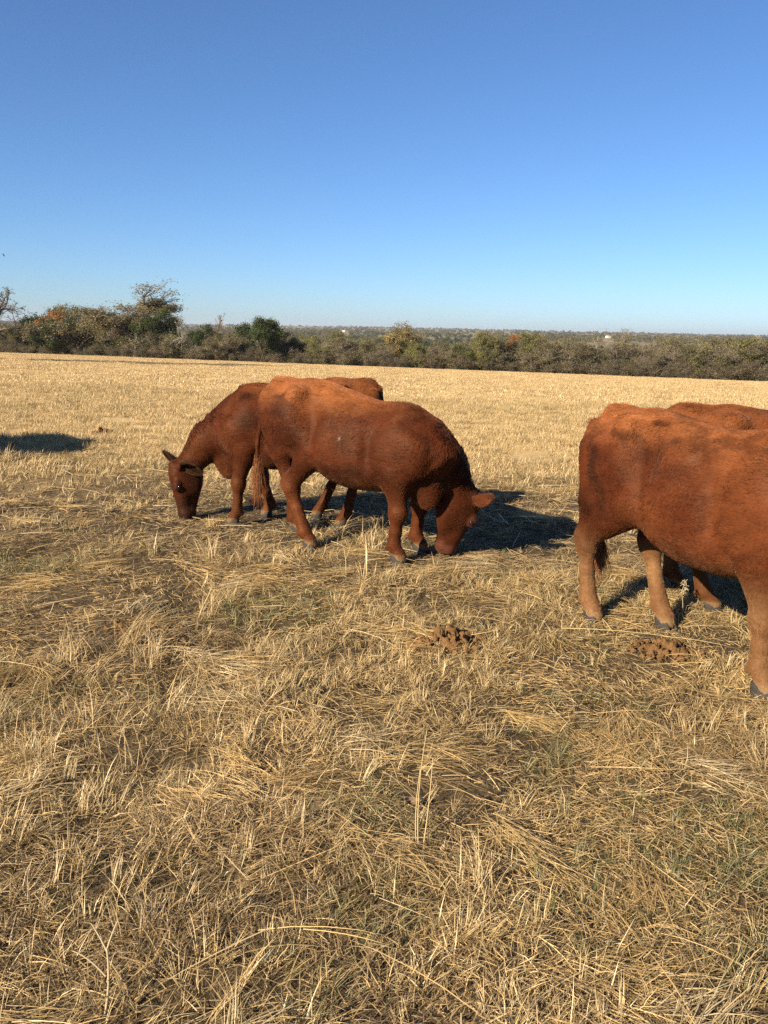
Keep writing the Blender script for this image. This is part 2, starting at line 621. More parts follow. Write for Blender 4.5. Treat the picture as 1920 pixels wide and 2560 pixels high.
    ft_ += nk * .0035 * np.sin(u * 62 + 3 * noise(P, 7.0, seed + 8))
    F.v[m] += ft_
    V, Q = F.surface()
    V[:, 2] = np.maximum(V[:, 2], .03)
    # vertex normals
    T = np.concatenate([Q[:, [0, 1, 2]], Q[:, [0, 2, 3]]])
    fn = np.cross(V[T[:, 1]] - V[T[:, 0]], V[T[:, 2]] - V[T[:, 0]])
    N = np.zeros_like(V)
    for c in range(3):
        np.add.at(N, T[:, c], fn)
    N /= np.linalg.norm(N, axis=1, keepdims=True) + 1e-9

    # ---- coat colour
    hx = (V - poll) @ ex
    hd = np.linalg.norm(V - (poll + ex * .2), axis=1)
    head_w = smoothstep(.34, .24, hd) * smoothstep(-.10, .02, hx)

    def coat(P):
        nA = fbm(P, 3.2, 3, seed + 11)
        nB = fbm(P, 9.0, 3, seed + 12)
        base = np.array((.130, .0320, .0110))
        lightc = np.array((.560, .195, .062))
        darkc = np.array((.042, .012, .006))
        tan = np.array((.42, .235, .105))
        c = np.tile(base, (len(P), 1))
        mix = lambda c, d, f: c + (np.asarray(d) - c) * np.clip(f, 0, 1)[:, None]
        hxp = (P - poll) @ ex
        hdp = np.linalg.norm(P - (poll + ex * .2), axis=1)
        hw = smoothstep(.34, .24, hdp) * smoothstep(-.10, .02, hxp)
        c = mix(c, lightc, smoothstep(1.00, 1.22, P[:, 2] + .05 * nA) * light_top * (1 - .6 * smoothstep(.15, .6, P[:, 0])))  # paler backs: sun-bleached hair, plus its sunlit sheen put into the colour
        c = mix(c, lightc, .16 * smoothstep(.05, .6, nA) * (1 - hw))
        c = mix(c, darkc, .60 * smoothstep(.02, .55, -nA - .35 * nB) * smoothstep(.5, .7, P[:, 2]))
        sr = P @ np.array(((.83, 0, -.55), (0, 1, 0), (.55, 0, .83)))
        stk = fbm(sr * np.array((.30, 1, 1)), 16.0, 2, seed + 13)
        c = c * np.exp(.30 * stk + .12 * nB - .22 * smoothstep(.85, .55, P[:, 2]))[:, None]  # height term darkens the lower sides: shading below, painted into the coat
        leg = smoothstep(.62, .34, P[:, 2]) * (1 - hw)
        c = mix(c, tan, leg * tan_legs * (.75 + .5 * nB))
        c = mix(c, lightc, leg * .08 * (1 - tan_legs))
        c = mix(c, np.array((.42, .27, .14)), (1 - hw) * smoothstep(.092, .075, P[:, 2]) * .7)
        for (pc, pr, pcol, ps) in patches:
            dd = np.linalg.norm((P - np.array(pc)) / np.array(pr), axis=1) + .75 * nB + .25 * noise(P, 26, seed + 2)
            c = mix(c, pcol, ps * smoothstep(1.15, .65, dd))
        muz = smoothstep(.37, .415, hxp + .02 * nB) * hw
        c = mix(c, (.018, .012, .010) if dark_nose else (.16, .055, .032), muz)
        if dark_nose:
            c = mix(c, (.055, .02, .012), hw * smoothstep(.18, .36, hxp) * .75)
            c = mix(c, (.07, .022, .012), hw * smoothstep(-.01, -.10, (P - poll) @ ez) * .8)
        c = c * tone
        for sg in (1, -1):
            de = np.linalg.norm(P - H(.165, sg * .092, .022), axis=1)
            c = mix(c, (.05, .018, .012), smoothstep(.05, .03, de))
        return c

    root = empty(name, (loc[0], loc[1], gz(*loc)), heading)
    root.scale = (scale * stretch, scale, scale)
    tag(root, label, "cow", LABEL_CATTLE)
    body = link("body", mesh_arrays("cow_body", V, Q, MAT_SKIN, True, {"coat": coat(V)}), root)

    # ---- ears
    earV = []
    for sgn, e in ((1, ears[0]), (-1, ears[1])):
        base = H(.012, sgn * .088, -.008)
        d = unit(ex * e[0] + ey * e[1] + ez * e[2])
        face = unit(ez * .9 + ex * .45 - d * ((ez * .9 + ex * .45) @ d))      # the open side of the cup
        wv = np.cross(d, face)
        nu, nv = 12, 11
        uu, vv = np.meshgrid(np.linspace(0, 1, nu), np.linspace(-1, 1, nv), indexing='ij')
        prof = np.interp(uu, [0, .12, .35, .6, .82, .94, 1], [.024, .040, .064, .068, .052, .028, .004])
        depth = -.042 * (1 - vv ** 2) * np.interp(uu, [0, .3, .7, 1], [.9, 1, .7, .1])
        lip = base[None, None] + d * (uu * .20 * ear_s)[..., None] + wv * (prof * ear_s * vv * (1 - .18 * (1 - uu)))[..., None] + face * depth[..., None]
        lip = lip + wv * (-.018 * uu ** 2)[..., None]
        back = lip - face * (.007 + .010 * (1 - uu) * (1 - vv ** 2))[..., None]
        EV = np.concatenate([lip.reshape(-1, 3), back.reshape(-1, 3)])
        nn = nu * nv
        EF = []
        for i in range(nu - 1):
            for j in range(nv - 1):
                a_, b_, c_, d_ = i * nv + j, (i + 1) * nv + j, (i + 1) * nv + j + 1, i * nv + j + 1
                EF += [(a_, b_, c_, d_), (nn + d_, nn + c_, nn + b_, nn + a_)]
        rim = [i * nv for i in range(nu)] + [(nu - 1) * nv + j for j in range(1, nv)] + [i * nv + nv - 1 for i in range(nu - 2, -1, -1)]
        for a_, b_ in zip(rim[:-1], rim[1:]):
            EF.append((b_, a_, nn + a_, nn + b_))
        ec = np.tile(np.array((.12, .034, .013)), (len(EV), 1))
        ec[:nn] = np.array((.06, .022, .013))
        edge = (np.abs(vv) > .75).ravel()
        ec[:nn][edge] = (.20, .07, .026)
        if dark_nose:
            ec *= .22  # shade on the hanging ears put into their colour
        ec *= tone * 1.25
        eo = link("ear", mesh_arrays("cow_ear", EV, np.array(EF), MAT_SKIN, True, {"coat": ec}), root)
        earV.append((EV, np.array(EF), ec))
        if tagged and sgn == -1:
            tv = []
            o_ = base + d * .075 - face * .012
            for sx in (-1, 1):
                for sy in (-1, 1):
                    for sz in (0, 1):
                        tv.append(o_ + wv * sx * .022 + face * sy * .003 + ex * (.055 * sz + .005))
            tf = [(0, 1, 3, 2), (4, 6, 7, 5), (0, 4, 5, 1), (2, 3, 7, 6), (0, 2, 6, 4), (1, 5, 7, 3)]
            link("ear_tag", mesh_arrays("ear_tag", tv, tf, MAT_TAG, False), eo)
    # ---- eyes
    for sgn in (1, -1):
        c0 = H(.165, sgn * .084, .022)
        th, ph = np.meshgrid(np.linspace(0, math.pi, 9), np.linspace(0, 2 * math.pi, 13)[:-1], indexing='ij')
        S = np.stack([np.sin(th) * np.cos(ph), np.sin(th) * np.sin(ph), np.cos(th)], -1).reshape(-1, 3) * (.021, .017, .017)
        S = c0 + S[:, :1] * ex + S[:, 1:2] * ey + S[:, 2:] * ez
        fs = [(i * 12 + j, i * 12 + (j + 1) % 12, (i + 1) * 12 + (j + 1) % 12, (i + 1) * 12 + j) for i in range(8) for j in range(12)]
        link("eye", mesh_arrays("cow_eye", S, fs, MAT_EYE), root)
    # ---- hooves: two claws each
    for fx, fy in hooves:
        HV, HF = [], []
        for sgn in (1, -1):
            b0 = len(HV)
            rings = [(-.012, 1.0, 0.0), (.0, 1.04, .0), (.022, .97, -.006), (.048, .86, -.014), (.066, .78, -.020), (.072, .55, -.022)]
            for (z, s_, dx) in rings:
                for q in range(14):
                    t = 2 * math.pi * q / 14
                    cx, sy_ = math.cos(t), math.sin(t)
                    lx = (.066 if cx > 0 else .046) * cx * s_
                    ly = .0265 * sy_ * s_ * (1 - .28 * max(cx, 0) ** 2)
                    HV.append((fx + .022 + dx + lx, fy + sgn * .0265 * (1 + .10 * max(cx, 0)) + ly, z))
            for k_ in range(len(rings) - 1):
                for q in range(14):
                    HF.append((b0 + k_ * 14 + q, b0 + k_ * 14 + (q + 1) % 14, b0 + (k_ + 1) * 14 + (q + 1) % 14, b0 + (k_ + 1) * 14 + q))
            for q in range(1, 7):
                HF.append((b0 + 70 + q - 1, b0 + 70 + q, b0 + 70 + 13 - q, b0 + 70 + 14 - q if q > 1 else b0 + 70 + 13))
        HF = [f for f in HF if len(set(f)) == 4]
        link("hoof", mesh_arrays("cow_hoof", HV, HF, MAT_HOOF), root)

    # ---- hair coat
    ar = np.linalg.norm(fn, axis=1)
    tri = r.choice(len(T), n_hair, p=ar / ar.sum())
    b = r.random((n_hair, 2))
    fl = b.sum(1) > 1
    b[fl] = 1 - b[fl]
    w3 = np.stack([1 - b.sum(1), b[:, 0], b[:, 1]], 1)
    RP = (V[T[tri]] * w3[..., None]).sum(1)
    RN = (N[T[tri]] * w3[..., None]).sum(1)
    RN /= np.linalg.norm(RN, axis=1, keepdims=True)
    hw = smoothstep(.34, .24, np.linalg.norm(RP - (poll + ex * .2), axis=1)) * smoothstep(-.10, .02, (RP - poll) @ ex)
    nd = unit(np.array((.5, 0, .98)) - nb)
    dn = np.linalg.norm(RP - nm, axis=1)
    nw = smoothstep(.42, .22, dn) * (1 - hw)
    lw = smoothstep(.60, .45, RP[:, 2]) * (1 - hw) * (1 - nw)
    D = np.array((-.80, 0, -.60)) * np.ones((n_hair, 1))
    D = D + (np.array((-.05, 0, -1.0)) - D) * lw[:, None]
    D = D + (nd * .6 + np.array((-.3, 0, -.7)) - D) * nw[:, None]
    D = D + (-ex - D) * hw[:, None]
    rot = .75 * noise(RP, 3.5, seed + 21) + .30 * noise(RP, 9.0, seed + 22) + .35 * noise(RP, 22.0, seed + 23) + r.normal(0, .12, n_hair)
    D = D - RN * (D * RN).sum(1, keepdims=True)
    D /= np.linalg.norm(D, axis=1, keepdims=True) + 1e-9
    B = np.cross(RN, D)
    D = D * np.cos(rot)[:, None] + B * np.sin(rot)[:, None]
    topw = smoothstep(.6, .95, RN[:, 2]) * smoothstep(1.0, 1.15, RP[:, 2])
    crest = np.clip(topw * (smoothstep(.1, .45, RP[:, 0]) + smoothstep(-.5, -.66, RP[:, 0])) + nw * smoothstep(.2, .75, RN[:, 0] * .6 + RN[:, 2] * .8) * .9, 0, 1)
    Ln = fur * (1 - .45 * lw) * (1 - .55 * hw) + .015 * crest + .006 * smoothstep(-.4, -.9, RN[:, 2]) * (1 - lw)
    Ln *= r.uniform(.6, 1.3, n_hair) * (1 + .25 * noise(RP, 12.0, seed + 30))
    muzz = smoothstep(.38, .42, (RP - poll) @ ex) * hw
    Ln *= 1 - .8 * muzz
    lift = .15 + .45 * crest + .13 * noise(RP, 15.0, seed + 40) + r.normal(0, .05, n_hair)
    lift = np.clip(lift, .04, 1.0)
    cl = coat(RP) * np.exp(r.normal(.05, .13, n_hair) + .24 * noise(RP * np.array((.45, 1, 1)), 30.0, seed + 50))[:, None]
    cell = .024
    RW = RP + .022 * np.stack([noise(RP, 21.0, seed + 60 + k) for k in range(3)], -1)
    qc = np.floor(RW / cell)
    jit = np.stack([_hash(*(qc[:, d].astype(np.int64) + 7 * k for d in range(3))) for k in (1, 2, 3)], -1)
    clump = ((qc + .2 + .6 * jit) * cell - RW) * .6
    clump -= RN * (clump * RN).sum(1, keepdims=True)
    # tail switch
    ns = 900
    te = np.array(tail[-1])
    tdir = unit(np.array(tail[-1]) - np.array(tail[-2]))
    SP = te - tdir * r.random((ns, 1)) * .14 + r.normal(0, .010, (ns, 3))
    # ear fringe
    EP, EN, EC = [], [], []
    for EV, EF, ec in earV:
        fi = r.integers(0, len(EF), 1500)
        ww = r.random((1500, 4))
        ww /= ww.sum(1, keepdims=True)
        EP.append((EV[EF[fi]] * ww[..., None]).sum(1))
        fnn = np.cross(EV[EF[fi, 1]] - EV[EF[fi, 0]], EV[EF[fi, 2]] - EV[EF[fi, 0]])
        EN.append(fnn / (np.linalg.norm(fnn, axis=1, keepdims=True) + 1e-9))
        EC.append((ec[EF[fi]] * ww[..., None]).sum(1))
    npt = 4
    tt = np.linspace(0, 1, npt)
    pts = RP[:, None] + Ln[:, None, None] * (D[:, None] * (tt * np.cos(lift[:, None]))[..., None] + RN[:, None] * (np.sin(lift)[:, None] * (tt - .35 * tt ** 2))[..., None])
    pts = pts + clump[:, None] * (tt ** 1.5)[None, :, None] * (1 - .7 * muzz[:, None, None])
    sdir = tdir + r.normal(0, .16, (ns, 3))
    Ls = r.uniform(.08, .22, ns)
    sp = SP[:, None] + Ls[:, None, None] * (sdir[:, None] * tt[:, None] + np.array((0, 0, -.25)) * (tt ** 2)[:, None])
    EP, EN, EC = np.concatenate(EP), np.concatenate(EN), np.concatenate(EC)
    el_ = r.uniform(.008, .020, len(EP))
    edir = EN * .7 + r.normal(0, .5, EN.shape)
    ep = EP[:, None] + el_[:, None, None] * edir[:, None] * tt[:, None]
    allp = np.concatenate([pts, sp, ep]).astype(np.float32)
    cols = np.concatenate([cl, np.tile(np.array((.15, .055, .022)), (ns, 1)) * np.exp(r.normal(0, .35, ns))[:, None], EC * 1.1])
    rad = np.concatenate([np.full(n_hair, .0010), np.full(ns, .0011), np.full(len(EP), .0009)])
    hc = bpy.data.hair_curves.new("cow_hair")
    hc.add_curves([npt] * len(allp))
    hc.position_data.foreach_set("vector", allp.ravel())
    ra = hc.attributes.get("radius") or hc.attributes.new("radius", 'FLOAT', 'POINT')
    ra.data.foreach_set("value", (rad[:, None] * np.array((1, .9, .65, .2))).astype(np.float32).ravel())
    ca = hc.attributes.new("coat", 'FLOAT_COLOR', 'CURVE')
    ca.data.foreach_set("color", np.concatenate([cols, np.ones((len(cols), 1))], 1).astype(np.float32).ravel())
    hc.materials.append(MAT_HAIR)
    link("hair_coat", hc, root)
    return root


def hdg(deg):
    return math.radians(deg)


DK = (.045, .012, .006)
LT = (.33, .12, .04)
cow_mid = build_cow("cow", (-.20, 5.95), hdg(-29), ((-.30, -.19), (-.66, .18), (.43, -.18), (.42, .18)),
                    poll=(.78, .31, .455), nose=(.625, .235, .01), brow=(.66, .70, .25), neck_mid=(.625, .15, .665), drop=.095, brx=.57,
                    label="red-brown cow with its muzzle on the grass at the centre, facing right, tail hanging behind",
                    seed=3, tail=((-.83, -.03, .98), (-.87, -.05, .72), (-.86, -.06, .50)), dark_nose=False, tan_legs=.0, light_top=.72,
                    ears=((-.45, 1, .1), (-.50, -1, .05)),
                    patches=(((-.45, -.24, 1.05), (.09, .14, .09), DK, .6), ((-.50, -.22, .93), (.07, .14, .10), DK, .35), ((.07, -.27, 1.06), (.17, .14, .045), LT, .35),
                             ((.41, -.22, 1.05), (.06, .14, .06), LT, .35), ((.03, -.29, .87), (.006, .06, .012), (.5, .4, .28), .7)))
cow_left = build_cow("cow", (-.74, 6.75), hdg(180), ((-.21, -.17), (-.46, .17), (.28, -.17), (.54, .16)),
                     poll=(1.11, .0, .485), nose=(1.05, .03, .03), brow=(.92, .40, .1), neck_mid=(.81, 0, .70), drop=.02,
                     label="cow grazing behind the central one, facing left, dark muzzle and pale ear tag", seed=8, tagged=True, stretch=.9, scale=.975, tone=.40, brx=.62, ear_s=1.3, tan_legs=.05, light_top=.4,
                     ears=((.30, .80, -.75), (-.65, -1, .45)))
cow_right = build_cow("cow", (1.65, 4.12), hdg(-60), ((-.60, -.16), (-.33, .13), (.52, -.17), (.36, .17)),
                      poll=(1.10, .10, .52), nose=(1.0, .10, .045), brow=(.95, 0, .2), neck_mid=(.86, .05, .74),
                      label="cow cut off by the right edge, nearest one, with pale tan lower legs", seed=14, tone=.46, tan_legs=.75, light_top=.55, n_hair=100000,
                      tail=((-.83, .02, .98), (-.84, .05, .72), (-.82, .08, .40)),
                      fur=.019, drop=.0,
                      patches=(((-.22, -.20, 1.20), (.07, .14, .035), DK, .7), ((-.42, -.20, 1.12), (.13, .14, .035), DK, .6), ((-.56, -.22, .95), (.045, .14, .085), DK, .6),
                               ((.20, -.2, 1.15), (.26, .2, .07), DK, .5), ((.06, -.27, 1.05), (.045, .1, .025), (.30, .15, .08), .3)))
cow_back = build_cow("cow", (2.45, 4.85), hdg(-20), ((-.42, -.20), (-.62, .19), (.44, -.17), (.30, .17)),
                     poll=(1.10, 0, .52), nose=(1.0, 0, .045), brow=(.95, 0, .2), neck_mid=(.86, 0, .74),
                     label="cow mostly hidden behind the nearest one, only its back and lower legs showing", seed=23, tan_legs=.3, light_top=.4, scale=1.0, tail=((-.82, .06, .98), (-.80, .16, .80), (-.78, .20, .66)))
cow_out = build_cow("cow", (-5.75, 9.55), hdg(-29), ((-.45, -.17), (-.56, .17), (.46, -.17), (.36, .17)),
                    poll=(1.08, 0, .52), nose=(1.0, 0, .045), brow=(.95, 0, .2), neck_mid=(.86, 0, .74),
                    label="cow standing just off the left edge, whose shadow falls across the golden grass", seed=31, n_hair=15000, h=.016)
# ------------------------------------------------------------------ trees and brush along the far edge
M = Mat("bark")
at = M.attr("tint")
M.l(M.mixc(at.outputs["Color"], M.mixc(at.outputs["Color"], (0.5, 0.48, 0.45), 1.0, 'MULTIPLY'), M.noise(4.0, 4.0)), M.b.inputs["Base Color"])
M.b.inputs["Roughness"].default_value = 0.9
M.b.inputs["Specular IOR Level"].default_value = 0.1
MAT_BARK = M.m
M = Mat("leaf")
at = M.attr("tint")
ob = M.n("ShaderNodeObjectInfo")
hs = M.n("ShaderNodeHueSaturation")
mp = M.n("ShaderNodeMapRange")
M.l(ob.outputs["Random"], mp.inputs[0])
mp.inputs[3].default_value, mp.inputs[4].default_value = 0.8, 1.2
M.l(mp.outputs[0], hs.inputs["Value"])
M.l(at.outputs["Color"], hs.inputs["Color"])
dif = M.n("ShaderNodeBsdfDiffuse")
trn = M.n("ShaderNodeBsdfTranslucent")
mx = M.n("ShaderNodeMixShader")
mx.inputs[0].default_value = 0.28
M.l(hs.outputs[0], dif.inputs[0])
M.l(hs.outputs[0], trn.inputs[0])
M.l(dif.outputs[0], mx.inputs[1])
M.l(trn.outputs[0], mx.inputs[2])
M.l(mx.outputs[0], M.out.inputs[0])
MAT_LEAF = M.m


def tubes(segs, sides=5):
    """segs: list of (p0, p1, r0, r1)"""
    a = np.array([s[0] for s in segs])
    b = np.array([s[1] for s in segs])
    r0 = np.array([s[2] for s in segs])
    r1 = np.array([s[3] for s in segs])
    d = b - a
    d /= np.linalg.norm(d, axis=1, keepdims=True) + 1e-9
    ref = np.where(np.abs(d[:, 2:]) > .9, np.array((1., 0, 0)), np.array((0, 0, 1.)))
    u = np.cross(d, ref)
    u /= np.linalg.norm(u, axis=1, keepdims=True)
    v = np.cross(d, u)
    t = np.arange(sides) * 2 * math.pi / sides
    ring = u[:, None] * np.cos(t)[None, :, None] + v[:, None] * np.sin(t)[None, :, None]
    V = np.concatenate([a[:, None] + ring * r0[:, None, None], b[:, None] + ring * r1[:, None, None]], 1)
    n = len(segs)
    k = np.arange(sides)
    f = np.stack([k, (k + 1) % sides, (k + 1) % sides + sides, k + sides], 1)
    F = (f[None] + (np.arange(n) * 2 * sides)[:, None, None]).reshape(-1, 4)
    return V.reshape(-1, 3), F


def tree_data(name, seed, height, spread, levels, leaf, n_leaf, leaf_col, bark_col, trunk_r, crook=.35, up=.25, base_fork=.35, leaf_spread=.5, low=0.15,
              stems=1, kids=(4, 6), twig_r=.012, drop=0.0, gaps=0.5):
    """returns (trunk mesh, crown mesh): a tapered trunk with limbs and twigs, leaf-sized faces in uneven clumps"""
    r = np.random.default_rng(seed)
    segs, tips = [], []

    def grow(p, d, L, rad, lev):
        n = max(3, int(L / (height * .07)))
        step = L / n
        for i in range(n):
            d = unit(d + r.normal(0, crook, 3) * .5 + np.array((0, 0, up * .25 - drop * lev * .12)))
            q = p + d * step
            r1 = rad * (1 - .45 / n)
            segs.append((p, q, rad, r1))
            p, rad = q, r1
            if lev < levels and (lev > 0 or i >= n * base_fork) and r.random() < (.8 if lev == 0 else .62):
                for _ in range(r.integers(1, 3)):
                    az = r.random() * 2 * math.pi
                    o = unit(np.array((math.cos(az) * spread, math.sin(az) * spread, r.uniform(-.1, .75))) + d * .35)
                    grow(p, o, L * r.uniform(.38, .62), max(rad * .55, twig_r), lev + 1)
            if lev >= levels - 1:
                tips.append(p)
        tips.append(p)
        if lev < levels:
            for _ in range(2):
                grow(p, unit(d + r.normal(0, .55, 3)), L * r.uniform(.35, .55), max(rad * .8, twig_r), lev + 1)

    for k in range(stems):
        az = r.random() * 6.283
        o = np.array((math.cos(az), math.sin(az), 0)) * (0 if stems == 1 else r.uniform(.05, .35) * height * .25)
        lean = np.array((math.cos(az), math.sin(az), 0)) * (.12 if stems == 1 else .45)
        grow(np.array((o[0], o[1], -.15)), unit(np.array((0, 0, 1.)) + lean), height * .55 * r.uniform(.8, 1.05), trunk_r * (1 if stems == 1 else .6), 0)
    tips = np.array(tips)
    zmax = max(tips[:, 2].max(), .1)
    sc = height / zmax
    segs = [(a * sc, b * sc, ra, rb) for a, b, ra, rb in segs]
    tips = tips * sc
    V, F = tubes(segs, 3)
    bc = np.array(bark_col) * np.exp(np.repeat(r.normal(0, .22, len(segs)), 6))[:, None]
    tm = mesh_arrays(name + "_trunk", V, F, MAT_BARK, True, {"tint": bc})
    cm = None
    if n_leaf:
        n_leaf, leaf = int(n_leaf * 1.5), leaf * .73
        tips = tips[tips[:, 2] > low * height]
        cln = noise(tips, 1.1, seed) + gaps
        w = np.clip(cln, .03, 1)
        w /= w.sum()
        c = tips[r.choice(len(tips), n_leaf, p=w)] + r.normal(0, leaf_spread * .45, (n_leaf, 3)) * np.array((1, 1, .75))
        c[:, 2] = np.maximum(c[:, 2], .05)
        n_leaf = len(c)
        nrm = r.normal(0, 1, (n_leaf, 3)) + np.array((0, 0, .5))
        nrm /= np.linalg.norm(nrm, axis=1, keepdims=True)
        t = np.cross(nrm, r.normal(0, 1, (n_leaf, 3)))
        t /= np.linalg.norm(t, axis=1, keepdims=True)
        bt = np.cross(nrm, t)
        s = leaf * r.uniform(.55, 1.4, (n_leaf, 1))
        LV = np.stack([c - t * s, c + bt * s * .5, c + t * s, c - bt * s * .5], 1).reshape(-1, 3)
        LF = np.arange(n_leaf * 4).reshape(-1, 4)
        lc = np.array([leaf_col[i] for i in r.choice(len(leaf_col), n_leaf)])
        lc = lc * np.exp(r.normal(0, .15, (n_leaf, 1)) + .5 * noise(c, .9, seed + 4)[:, None])
        cm = mesh_arrays(name + "_crown", LV, LF, MAT_LEAF, False, {"tint": np.repeat(lc, 4, 0)})
    return tm, cm


GREY = (.21, .18, .14)
BRN = (.10, .08, .06)
PALE = (.27, .245, .205)
OLIVE = [(.112, .112, .044), (.132, .122, .050), (.088, .096, .038), (.145, .125, .058)]
DARK = [(.046, .062, .024), (.060, .076, .030), (.034, .048, .020), (.07, .080, .034)]
TAN = [(.21, .160, .072), (.18, .14, .06), (.14, .12, .05), (.23, .17, .085)]
RUST = [(.40, .165, .056), (.33, .125, .042), (.43, .21, .08)]
BROWN = [(.165, .132, .080), (.140, .114, .070), (.19, .155, .100), (.13, .118, .062)]
YELL = [(.175, .160, .056), (.145, .135, .050), (.125, .118, .046)]
KIND = {}


def kind(key, *a, **k):
    KIND.setdefault(key, []).append(tree_data(key, *a, **k))


#        seed h  spread lev leaf n
for s_ in (1, 2, 3):
    kind("dark", 10 + s_, 5.0, 1.0, 3, .105, 15000, DARK, BRN, .16, leaf_spread=.55, low=.04, gaps=.75, base_fork=.12, stems=2)
for s_ in (1, 2, 3, 4):
    kind("olive", 20 + s_, 4.5, .95, 3, .085, 9000, OLIVE + BROWN[:2], GREY, .12, leaf_spread=.5, low=.06, stems=3, gaps=.3, base_fork=.15)
for s_ in (1, 2, 3, 4):
    kind("brown", 30 + s_, 4.2, .95, 4, .085, 6500, BROWN + OLIVE[:1], GREY, .10, leaf_spread=.42, low=.05, stems=3, gaps=.3, base_fork=.12, kids=(5, 7))
for s_ in (1, 2):
    kind("yellow", 40 + s_, 4.2, .95, 3, .085, 8500, YELL + OLIVE[:1], GREY, .10, leaf_spread=.45, low=.05, stems=3, gaps=.5, base_fork=.12)
kind("tan", 51, 5.2, .95, 3, .10, 10500, TAN, BRN, .15, leaf_spread=.5, low=.08, stems=2, gaps=.5, base_fork=.2)
kind("rust", 61, 4.5, .7, 3, .09, 4200, RUST, BRN, .09, leaf_spread=.4, low=.3, gaps=.6, base_fork=.2)
kind("tall", 71, 8.2, .95, 4, .085, 12500, [(.165, .135, .068), (.14, .118, .056), (.19, .15, .08), (.115, .10, .046)], GREY, .22, leaf_spread=.45, low=.06, gaps=.25, base_fork=.15, up=.3)
for s_ in (1, 2, 3):
    kind("snag", 80 + s_, 5.0, .85, 3, .05, 0, BROWN, PALE, .13, crook=.6, base_fork=.2, twig_r=.02)
kind("gnarled", 91, 6.6, 1.15, 4, .06, 420, [(.14, .065, .035)], (.15, .12, .10), .26, crook=.75, base_fork=.28, twig_r=.017, leaf_spread=.4, low=.4)
for s_ in (1, 2):
    kind("twiggy", 95 + s_, 5.0, .6, 4, .055, 1200, BROWN + TAN[:1], (.22, .18, .145), .08, base_fork=.2, stems=2, leaf_spread=.35, low=.3)
for s_ in (1, 2, 3):
    kind("brush", 100 + s_, 1.9, 1.25, 3, .055, 3600, BROWN + [(.06, .05, .03), (.10, .085, .04)], (.15, .125, .105), .045, base_fork=.05, stems=5, leaf_spread=.35, low=.0, gaps=.6, twig_r=.010)

def mesh_top(pair):
    t = 0
    for m in pair:
        if m:
            co = np.empty(len(m.vertices) * 3, np.float32)
            m.vertices.foreach_get("co", co)
            z = co.reshape(-1, 3)[:, 2]
            t = max(t, float(np.percentile(z, 99.7)))
    return t


TOPS = {k: [mesh_top(p) for p in v] for k, v in KIND.items()}
WORD = {"dark": "live_oak_tree", "olive": "scrub_oak_tree", "brown": "bare_scrub_tree", "yellow": "mesquite_tree", "tan": "post_oak_tree", "rust": "autumn_tree",
        "tall": "tall_elm_tree", "snag": "dead_tree", "gnarled": "gnarled_oak_tree", "twiggy": "slender_tree", "brush": "brush_shrub"}
_count = {}


def plant(key, x, y, height, label, group=None, wide=1.0, var=None):
    v = KIND[key]
    i = _count.get(key, 0)
    _count[key] = i + 1
    q = (i if var is None else var) % len(v)
    tm, cm = v[q]
    root = empty(WORD[key], (x, y, gz(x, y) - .02), (i * 2.399 + x) % 6.283 if key not in ("gnarled",) else 0.6)
    s = height / TOPS[key][q]
    root.scale = (s * wide, s * wide, s)
    tag(root, label, "shrub" if key == "brush" else "tree", group)
    link("trunk", tm, root)
    if cm:
        link("crown", cm, root)
    return root


def edge_at(ang, back=0.0):
    """point where the direction `ang` (x/y) meets the pasture's far edge, `back` metres beyond"""
    y = 80.0
    for _ in range(30):
        y = float(edge_y(np.array(ang * y)))
    y += back
    return ang * y, y


G_EDGE = "trees along the far edge of the pasture"
# the trees one can single out: direction x/y, metres behind the edge, height
KEYS = [
    ("gnarled", -.455, 1.5, 8.2, 1.1, "bare gnarled oak with crooked limbs at the left end of the tree line", "the gnarled bare oak"),
    ("rust", -.392, 2.0, 5.6, 1.0, "small tree with orange autumn leaves rising from the brush", "the orange tree"),
    ("tall", -.307, 4.0, 9.0, 2.1, "tallest tree on the tree line, airy olive-brown crown against the sky", "the tallest tree"),
    ("dark", -.268, 2.5, 5.6, .80, "dark green oak leaning on the right side of the tallest tree", "the oak beside the tallest tree"),
    ("snag", -.298, .2, 2.8, 1.2, "pale dead branches in front of the tallest tree", None),
    ("snag", -.231, 2.5, 5.0, .9, "leafless grey tree with pale branches left of a round green oak", None),
    ("dark", -.210, 1.5, 4.0, .72, "round dark green oak between two leafless trees", "the small round green oak"),
    ("twiggy", -.193, 5.0, 5.6, .8, "slender bare tree poking above the skyline", None),
    ("dark", -.140, 1.0, 4.8, 1.05, "largest dark green live oak, broad and round, above the two central cows", "the broad green live oak"),
    ("tan", .008, 2.5, 4.8, .95, "oak with tan and olive leaves near the middle of the tree line", "the tan-leaved oak"),
    ("dark", .093, .8, 2.6, 1.0, "low dark green oak at the pasture edge, left one of a pair", None),
    ("dark", .117, .8, 2.7, 1.2, "low dark green oak at the pasture edge, right one of a pair", "the pair of low green oaks"),
    ("rust", .152, 4.0, 4.2, .55, "thin rusty orange tree among the grey scrub", "the rusty orange tree"),
    ("twiggy", .304, 4.0, 5.1, 1.5, "wide bare-topped tree standing highest on the right half of the tree line", "the bare-topped tree"),
    ("tall", .294, 3.5, 4.6, 1.1, "olive-brown tree with a dark trunk under the highest bare twigs", None),
    ("yellow", .408, 2.0, 4.1, 1.2, "yellow-olive tree near the right end of the tree line", "the yellow-olive tree"),
    ("yellow", .438, 3.0, 4.2, 1.2, "yellow-green tree at the right end of the tree line", None),
]
MARKS = [(k[1], k[6]) for k in KEYS if k[6]]
